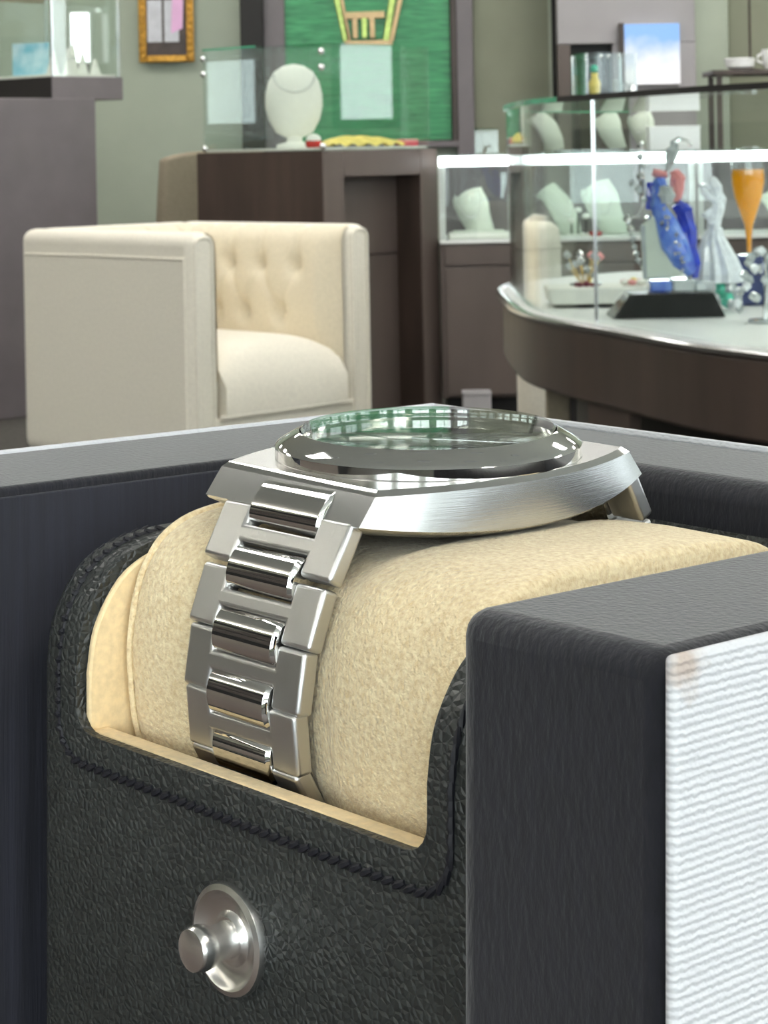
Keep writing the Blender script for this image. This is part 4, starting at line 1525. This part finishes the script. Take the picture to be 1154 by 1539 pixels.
for k in range(7):
    an = k * math.pi * 2 / 7
    MB().ball((.018 * math.cos(an), .012 * math.sin(an), .006), .009, 8, 5, sz=.6).build('petal', M['pink'] if k % 2 else M['linen'], t, smooth=True)
MB().ball((0, 0, .008), .007, 8, 5).build('centre', M['yellow'], t)

# black plinth with the figurine group
YQ = 3.72
ql, qr = at(916, 478, YQ), at(1084, 478, YQ)
xc, pw = (ql.x + qr.x) / 2, (qr.x - ql.x) / 2
t = thing('display_plinth', 'glossy black sloping plinth under the blue crystal figurine', 'plinth', (xc, YQ, ZP + .0008))
M['gloss_black'] = surf('glossy_black', srgb(26, 26, 26), .15, var=.1, spec=.6)
ph = .041
mb = MB()
vs = [(-pw, -.05, 0), (pw, -.05, 0), (pw, .07, 0), (-pw, .07, 0), (-pw * .66, -.035, ph), (pw * .82, -.035, ph), (pw * .82, .055, ph), (-pw * .66, .055, ph)]
mb.add(vs, [(0, 3, 2, 1), (4, 5, 6, 7), (0, 1, 5, 4), (1, 2, 6, 5), (2, 3, 7, 6), (3, 0, 4, 7)])
mb.build('plinth', M['gloss_black'], t, bevel=.002)
zpl = ZP + ph + .0016


def fq(px, py):
    """Point of the figurine plane in figurine coordinates."""
    p_ = at(px, py, YQ)
    return p_.x - xc, p_.z - zpl


t = thing('crystal_dancer', 'tall crystal dancer figurine in a blue gown with pink sleeves', 'figurine', (xc, YQ + .01, zpl))
# clear crystal base block
x0, _ = fq(968, 440); x1, _ = fq(1068, 440)
for k, (a_, b_, hh, m) in enumerate([(fq(967, 0)[0], fq(1000, 0)[0], .020, 'crystal_blue'), (fq(1001, 0)[0], fq(1034, 0)[0], .022, 'crystal_clear'), (fq(1035, 0)[0], fq(1066, 0)[0], .018, 'crystal_clear')]):
    MB().box(a_, b_, -.025, .03, 0, hh).build('base_block', M[m], t, bevel=.003, seg=1)
# pale train hanging at the left
pts = [fq(963, 340), (fq(985, 322)), fq(1008, 360), fq(1030, 412), fq(1002, 418), fq(967, 420)]
MB().prism([(x, z) for x, z in pts], lambda u, v, s: Vector((u, s, v)), -.012, .004).build('train', M['paleleather'], t, bevel=.003, seg=1)
MB().prism([fq(962, 338), fq(969, 338), fq(972, 418), fq(966, 420)], lambda u, v, s: Vector((u, s, v)), -.016, -.0125).build('train_edge', M['crystal_clear'], t)


def gown(path, name, mat, sy=.7, seg=9, jit=.0015):
    pts = [Vector((fq(px, py)[0], dy, fq(px, py)[1])) for px, py, r, dy in path]
    rs = [r for *_, r, dy in path]
    mb = MB().tube(pts, rs, seg)
    for v in mb.v:
        v += Vector((random.uniform(-1, 1), random.uniform(-1, 1), random.uniform(-1, 1))) * jit
    return mb.build(name, M[mat], t)


gown([(992, 268, .010, 0), (994, 290, .017, -.002), (990, 310, .014, -.004), (1000, 335, .020, -.006), (1012, 365, .025, -.008), (1026, 392, .020, -.008), (1040, 410, .010, -.006)], 'gown', 'crystal_blue')
gown([(1018, 305, .010, .004), (1030, 318, .016, .004), (1034, 345, .017, .004), (1036, 375, .016, .004), (1042, 400, .014, .002), (1044, 418, .007, 0)], 'overskirt', 'crystal_deep')
gown([(978, 275, .006, .006), (981, 295, .010, .006), (978, 315, .007, .006)], 'shoulder_drape', 'crystal_deep')
gown([(1000, 280, .012, -.012), (1001, 293, .017, -.013), (1000, 306, .011, -.012)], 'bodice', 'crystal_clear', jit=.002)
gown([(1014, 256, .008, .004), (1020, 268, .014, .004), (1019, 285, .012, .006), (1018, 304, .007, .006)], 'sleeve', 'pink', jit=.001)
gown([(983, 258, .006, .008), (992, 262, .008, .008), (1004, 262, .006, .008)], 'sleeve', 'pink', jit=.001)
gown([(1004, 258, .004, -.002), (1006, 248, .005, -.002), (1008, 240, .009, -.002), (1012, 228, .012, -.002), (1014, 217, .008, -.002), (1010, 212, .003, 0)], 'head', 'crystal_clear', jit=.0012)
gown([(1012, 214, .004, .002), (1022, 209, .005, .004), (1034, 213, .004, .006), (1042, 219, .002, .006)], 'feather', 'silver', jit=.0006)
for px, py, r in [(963, 219, .008), (962, 236, .007), (966, 250, .006), (963, 265, .008), (950, 275, .007), (960, 285, .009), (968, 300, .006), (943, 329, .008), (948, 344, .008), (951, 360, .007), (954, 371, .006), (957, 381, .006), (959, 391, .006), (974, 330, .008), (1036, 416, .006)]:
    x, z = fq(px, py)
    facet('bead', M['silver'] if r == .008 else M['crystal_clear'], t, [(.0004, -r), (r * .8, -r * .45), (r, 0), (r * .7, r * .55), (.0004, r)], 7, (x, -.004, z), .0006)
for k in range(18):
    f = k / 17
    px, py = 990 + 42 * f + random.uniform(-9, 9), 318 + 84 * f + random.uniform(-8, 8)
    x, z = fq(px, py)
    r = random.uniform(.003, .0055)
    facet('spangle', M['silver'] if k % 3 else M['crystal_clear'], t, [(.0003, -r), (r, 0), (.0003, r)], 5, (x, -.030 + .006 * abs(f - .5), z), .0004)
wire = [(967, 215), (965, 250), (970, 300), (960, 325), (944, 329), (950, 360), (960, 392), (970, 415)]
MB().tube([(fq(*w)[0], .0, fq(*w)[1]) for w in wire], .0016, 6).build('wire', M['silver'], t, smooth=True)

# white lady figurine to its right
YV = 3.84
q = at(1070, 440, YV)
LSH = 8
t = thing('crystal_lady', 'white frosted lady figurine with a wide pleated skirt', 'figurine', (q.x, YV, ZP + .0008))
M['frost'] = surf('frosted_white_crystal', srgb(232, 236, 240), .2, var=.12, vscale=90, spec=.9, coat=.6)


def lq(px, py):
    p_ = at(px + LSH, py, YV)
    return p_.x - q.x, p_.z - ZP


mb = MB()
for i_, (px, py, r) in enumerate([(1066, 343, .014), (1064, 356, .019), (1066, 372, .026), (1070, 392, .034), (1072, 412, .041), (1072, 425, .040)]):
    for k in range(24):
        an = 2 * math.pi * k / 24
        rr = r * (1 + (.13 if k % 2 else -.06) * min(1, i_ / 2))
        x, z = lq(px, py)
        mb.v.append(Vector((x + rr * math.cos(an), rr * math.sin(an) * .8, z)))
for i_ in range(5):
    for k in range(24):
        k2 = (k + 1) % 24
        mb.f.append((i_ * 24 + k, i_ * 24 + k2, i_ * 24 + 24 + k2, i_ * 24 + 24 + k)); mb.m.append(0)
mb.f += [tuple(range(24)), tuple(range(120, 144))]; mb.m += [0, 0]
mb.build('skirt', M['frost'], t)


def lpart(path, name, mat='frost', seg=9, jit=.0008):
    pts = [Vector((lq(px, py)[0], dy, lq(px, py)[1])) for px, py, r, dy in path]
    mb = MB().tube(pts, [r for *_, r, dy in path], seg)
    for v in mb.v:
        v += Vector((random.uniform(-1, 1), random.uniform(-1, 1), random.uniform(-1, 1))) * jit
    return mb.build(name, M[mat], t)


lpart([(1064, 346, .012, 0), (1066, 330, .013, 0), (1070, 312, .014, 0), (1070, 300, .010, 0)], 'torso')
lpart([(1068, 300, .006, 0), (1068, 292, .012, 0), (1066, 281, .014, 0), (1063, 271, .008, 0), (1062, 266, .002, 0)], 'head')
lpart([(1074, 308, .006, -.004), (1058, 298, .006, -.010), (1046, 288, .006, -.012), (1042, 280, .005, -.010), (1050, 279, .005, -.006), (1058, 284, .004, -.004)], 'arm')
lpart([(1062, 316, .007, -.004), (1050, 324, .007, -.008), (1058, 334, .006, -.012), (1066, 332, .004, -.012)], 'arm')
lpart([(1072, 290, .006, .004), (1079, 300, .008, .006), (1076, 318, .007, .008)], 'hair')
# its faceted foot of clear and green crystals down to the deck
for k, (px, py, r, m) in enumerate([(1058, 438, .017, 'crystal_clear'), (1074, 436, .018, 'green_crystal'), (1088, 436, .018, 'crystal_clear'), (1066, 450, .015, 'crystal_clear'), (1082, 450, .017, 'green_crystal'), (1096, 447, .013, 'crystal_clear'), (1086, 461, .012, 'crystal_clear')]):
    x, z = lq(px, py)
    facet('crystal', M[m], t, [(.0005, -r), (r * .8, -r * .5), (r, .1 * r), (r * .6, r * .7), (.0005, r)], 7, (x, -.004 - .003 * k, max(z, r + .003)), .0012)

# crystal tree at the right edge
YX = 3.55
q2 = at(1150, 470, YX)
t = thing('crystal_tree', 'sparkling clear crystal tree cut by the edge of the picture', 'ornament', (q2.x, YX, ZP + .0008))
MB().tube([(0, 0, .004), (.002, 0, .05), (.0, 0, .12)], .004, 6).build('trunk', M['silver'], t, smooth=True)
MB().lathe([(.03, 0), (.028, .005), (.006, .007)], 14).build('base', M['crystal_clear'], t)
for k in range(30):
    an = k * 2.399
    z = .018 + .105 * (k / 29)
    r = .052 * (1 - .62 * k / 29)
    s = .0085
    facet('crystal', M['crystal_clear'] if k % 4 else M['frost'], t, [(.0004, -s), (s * .8, -s * .4), (s, .1 * s), (s * .6, s * .7), (.0004, s)], 6, (r * math.cos(an), r * math.sin(an), z), .001)

# orange flute on a navy box
YO = 3.95
q = at(1122, 418, YO)
t = thing('velvet_box', 'dark blue velvet box under the orange champagne flute', 'box', (q.x, YO, ZP + .0008))
bh = zat(1122, 384, YO) - ZP
MB().box(-.045, .045, -.035, .035, 0, bh * .62).build('base', M['navybox'], t, bevel=.004)
MB().box(-.046, .046, -.036, .036, bh * .62 + .0005, bh).build('lid', M['navybox'], t, bevel=.005)
q = at(1126, 383, YO)
t = thing('champagne_flute', 'champagne flute filled with orange drink on the dark blue box', 'glass', (q.x, YO, ZP + bh + .0014))
k_ = YO / F
prof = [(.0205, 0), (.0205, .0015), (.006, .003), (.0045, .010), (.0050, 20 * k_), (.0085, 45 * k_), (.016, 62 * k_), (.0262, 88 * k_), (.0305, 108 * k_), (.0312, 122 * k_), (.0300, 140 * k_), (.0292, 140 * k_), (.0303, 122 * k_)]
MB().lathe(prof, 32).build('glass', M['flute'], t, smooth=True, angle=60)
prof = [(.0040, .004), (.0044, 20 * k_), (.0079, 45 * k_), (.0153, 62 * k_), (.0254, 88 * k_), (.0297, 108 * k_), (.0303, 122 * k_), (.0298, 128 * k_), (.0001, 128 * k_)]
MB().lathe(prof, 32).build('drink', M['juice'], t, smooth=True, angle=60)

# beige stool behind the left edge of the curved glass
q = at(812, 340, 5.6)
t = thing('round_stool', 'round-topped beige upholstered stool behind the curved showcase', 'stool', (q.x + .002, 5.75, 0))
zz = zat(812, 332, 5.75)
MB().lathe([(.052, .06), (.062, .08), (.063, zz - .06), (.058, zz - .02), (.04, zz - .003), (.001, zz)], 28, sx=1, sy=1).build('body', M['cream'], t, smooth=True, angle=50)
MB().lathe([(.05, 0), (.05, .06)], 20).build('foot', M['darkwood'], t, smooth=True)
MB().lathe([(.0635, zz - .075), (.066, zz - .07), (.0635, zz - .065)], 28).build('piping', M['cream'], t, smooth=True)

# ---- grey partition cabinet, niche, poster and small things at the right rear
YK = YW - .25
x0, x1 = xat(838, 60, YK), xat(1045, 60, YK)
zn = zat(880, 66, YK)
xn = xat(921, 60, YK)
t = thing('wall_cabinet', 'tall grey wall cabinet with a dark niche', 'cabinet', ((x0 + x1) / 2, YK, 0))
hw = (x1 - x0) / 2
xm = xn - (x0 + x1) / 2
MB().box(-hw, hw, 0, .08, zn, 2.7).build('upper_panel', M['greywall'], t, bevel=.003)
MB().box(xm, hw, 0, .08, 0, zn - .001).build('lower_panel', M['greywall'], t, bevel=.003)
MB().box(-hw, xm - .001, .07, .08, 0, zn - .001).build('niche_back', M['black'], t)
MB().box(-hw, -hw + .05, .0, .069, 0, zn - .001).build('niche_side', M['brownlam'], t)

YC = 8.2
p0, p1 = at(960, 113, YC), at(1043, 113, YC)
t = thing('sky_poster', 'lit poster of blue sky and white cloud on the grey cabinet', 'poster', ((p0.x + p1.x) / 2, YK - .02, p1.z - .02))
pw = (xat(1043, 70, YK) - xat(960, 70, YK)) / 2
MB().box(-pw, pw, -.01, .0, 0, .245).build('print', M['skyprint'], t)
MB().box(-pw - .02, -pw - .0005, -.012, .0195, -.005, .25).build('frame_edge', M['darkwood'], t)
MB().box(-pw, pw, .0005, .0195, .0, .245).build('backing', M['plastic_white'], t)

# small glass case with a yellow ornament, on a stand in front of the niche
YM = 7.9
p0, p1 = at(882, 132, YM), at(960, 132, YM)
t = thing('small_vitrine', 'small glass vitrine on a slim stand before the dark niche', 'glass case', (p0.x, YM, 0), math.radians(14))
w_ = p1.x - p0.x
zv = p1.z - .03
hv = zat(920, 80, YM) - zv
MB().box(.02, w_ - .02, .02, .14, 0, zv - .0205).build('stand', M['darkwood'], t, bevel=.003)
MB().box(0, w_, 0, .16, zv - .02, zv - .0005).build('tray', M['greylam'], t, bevel=.002)
glass_box(t, w_, .16, zv, hv, .005, M['steeltrim'])
for x in (.06, .09, .13):
    MB().ball((x, .01, zv + hv - .01), .009, 8, 5).build('clip', M['steeltrim'], t, smooth=True)
t = thing('yellow_vase', 'small yellow ornament inside the small vitrine', 'ornament', (p0.x + .035, YM + .06, zv + .0005))
MB().lathe([(.012, 0), (.02, .02), (.022, .05), (.012, .075), (.014, .09)], 14).build('vase', M['yellow'], t, smooth=True)
MB().ball((0, 0, .105), .016, 8, 5).build('bloom', M['green_crystal'], t)
for k, (x, hh) in enumerate(((.115, .07), (.15, .06), (.175, .05))):
    s = thing('vitrine_stone', ['tallest clear stone in the small vitrine', 'middle clear stone in the small vitrine', 'lowest clear stone in the small vitrine'][k], 'ornament', (p0.x + x, YM + .05, zv + .0005), 0, 'clear stones in the small vitrine')
    facet('stone', M['crystal_clear'], s, [(.012, 0), (.015, hh * .4), (.011, hh * .8), (.0005, hh)], 6, (0, 0, 0))
    MB().lathe([(.0155, 0), (.0155, .004), (.0125, .004)], 12).build('ring', M['silver'], s)

# lamp on a pole and white cup at the far right, on a side table
YL = 8.3
tt = at(1125, 106, YL)
t = thing('side_table', 'slim dark side table behind the curved showcase', 'table', (tt.x, YL, 0))
MB().box(-.16, .22, -.12, .15, tt.z - .02, tt.z).build('top', M['darkwood'], t, bevel=.003)
for x in (-.14, .18):
    for y in (-.1, .11):
        MB().box(x, x + .02, y, y + .02, 0, tt.z - .0205).build('leg', M['darkwood'], t)
a_ = at(1112, 105, YL)
t = thing('white_bowl', 'low white bowl on the slim side table', 'bowl', (a_.x, YL, tt.z + .0005))
MB().lathe([(.03, 0), (.052, .012), (.058, .035), (.055, .048), (.05, .047), (.05, .02)], 28).build('bowl', M['plastic_white'], t, smooth=True)
MB().lathe([(.0585, .038), (.061, .042), (.0585, .046)], 28).build('rim', M['plastic_white'], t, smooth=True)
a_ = at(1133, 105, YL)
t = thing('pole_stand', 'thin dark upright pole on a small foot', 'stand', (a_.x, YL + .08, tt.z + .0005))
MB().lathe([(.04, 0), (.04, .008), (.006, .012)], 20).build('foot', M['darkwood'], t, smooth=True)
MB().lathe([(.005, .01), (.005, .5)], 8).build('pole', M['darkwood'], t, smooth=True)
MB().lathe([(.03, .46), (.045, .50), (.02, .53)], 16).build('finial', M['darkwood'], t, smooth=True)
a_ = at(1160, 105, YL)
t = thing('white_cup', 'white cup at the end of the slim side table', 'cup', (a_.x, YL, tt.z + .0005))
MB().lathe([(.025, 0), (.034, .03), (.038, .08), (.035, .08), (.03, .03)], 24).build('body', M['plastic_white'], t, smooth=True)
MB().tube([(-.036, 0, .065), (-.055, 0, .055), (-.055, 0, .035), (-.033, 0, .025)], .005, 6).build('handle', M['plastic_white'], t, smooth=True)

# small white carton on the floor by the low showcase and a clear plate on top, added for a pale reflection
q = at(717, 590, 6.75)
t = thing('floor_carton', 'small pale grey carton on the floor before the narrow low showcase', 'carton', (q.x, 6.8, 0.0005))
MB().box(-.045, .045, -.04, .04, 0, q.z - .012).build('body', M['greywall'], t, bevel=.003)
MB().box(-.047, .047, -.042, .042, q.z - .0115, q.z).build('lid', M['greywall'], t, bevel=.003)
q = at(731, 224, YS + .3)
t = thing('sign_holder', 'clear blank acrylic sign holder on top of the narrow low showcase', 'sign holder', (q.x, YS + .3, zst + .0008))
MB().box(-.04, .04, -.03, .03, 0, .004).build('foot', M['flute'], t)
MB().box(-.04, .04, -.002, .002, .0045, .085).build('plate', glass('acrylic', (.82, .82, .80, 1), .08), t)
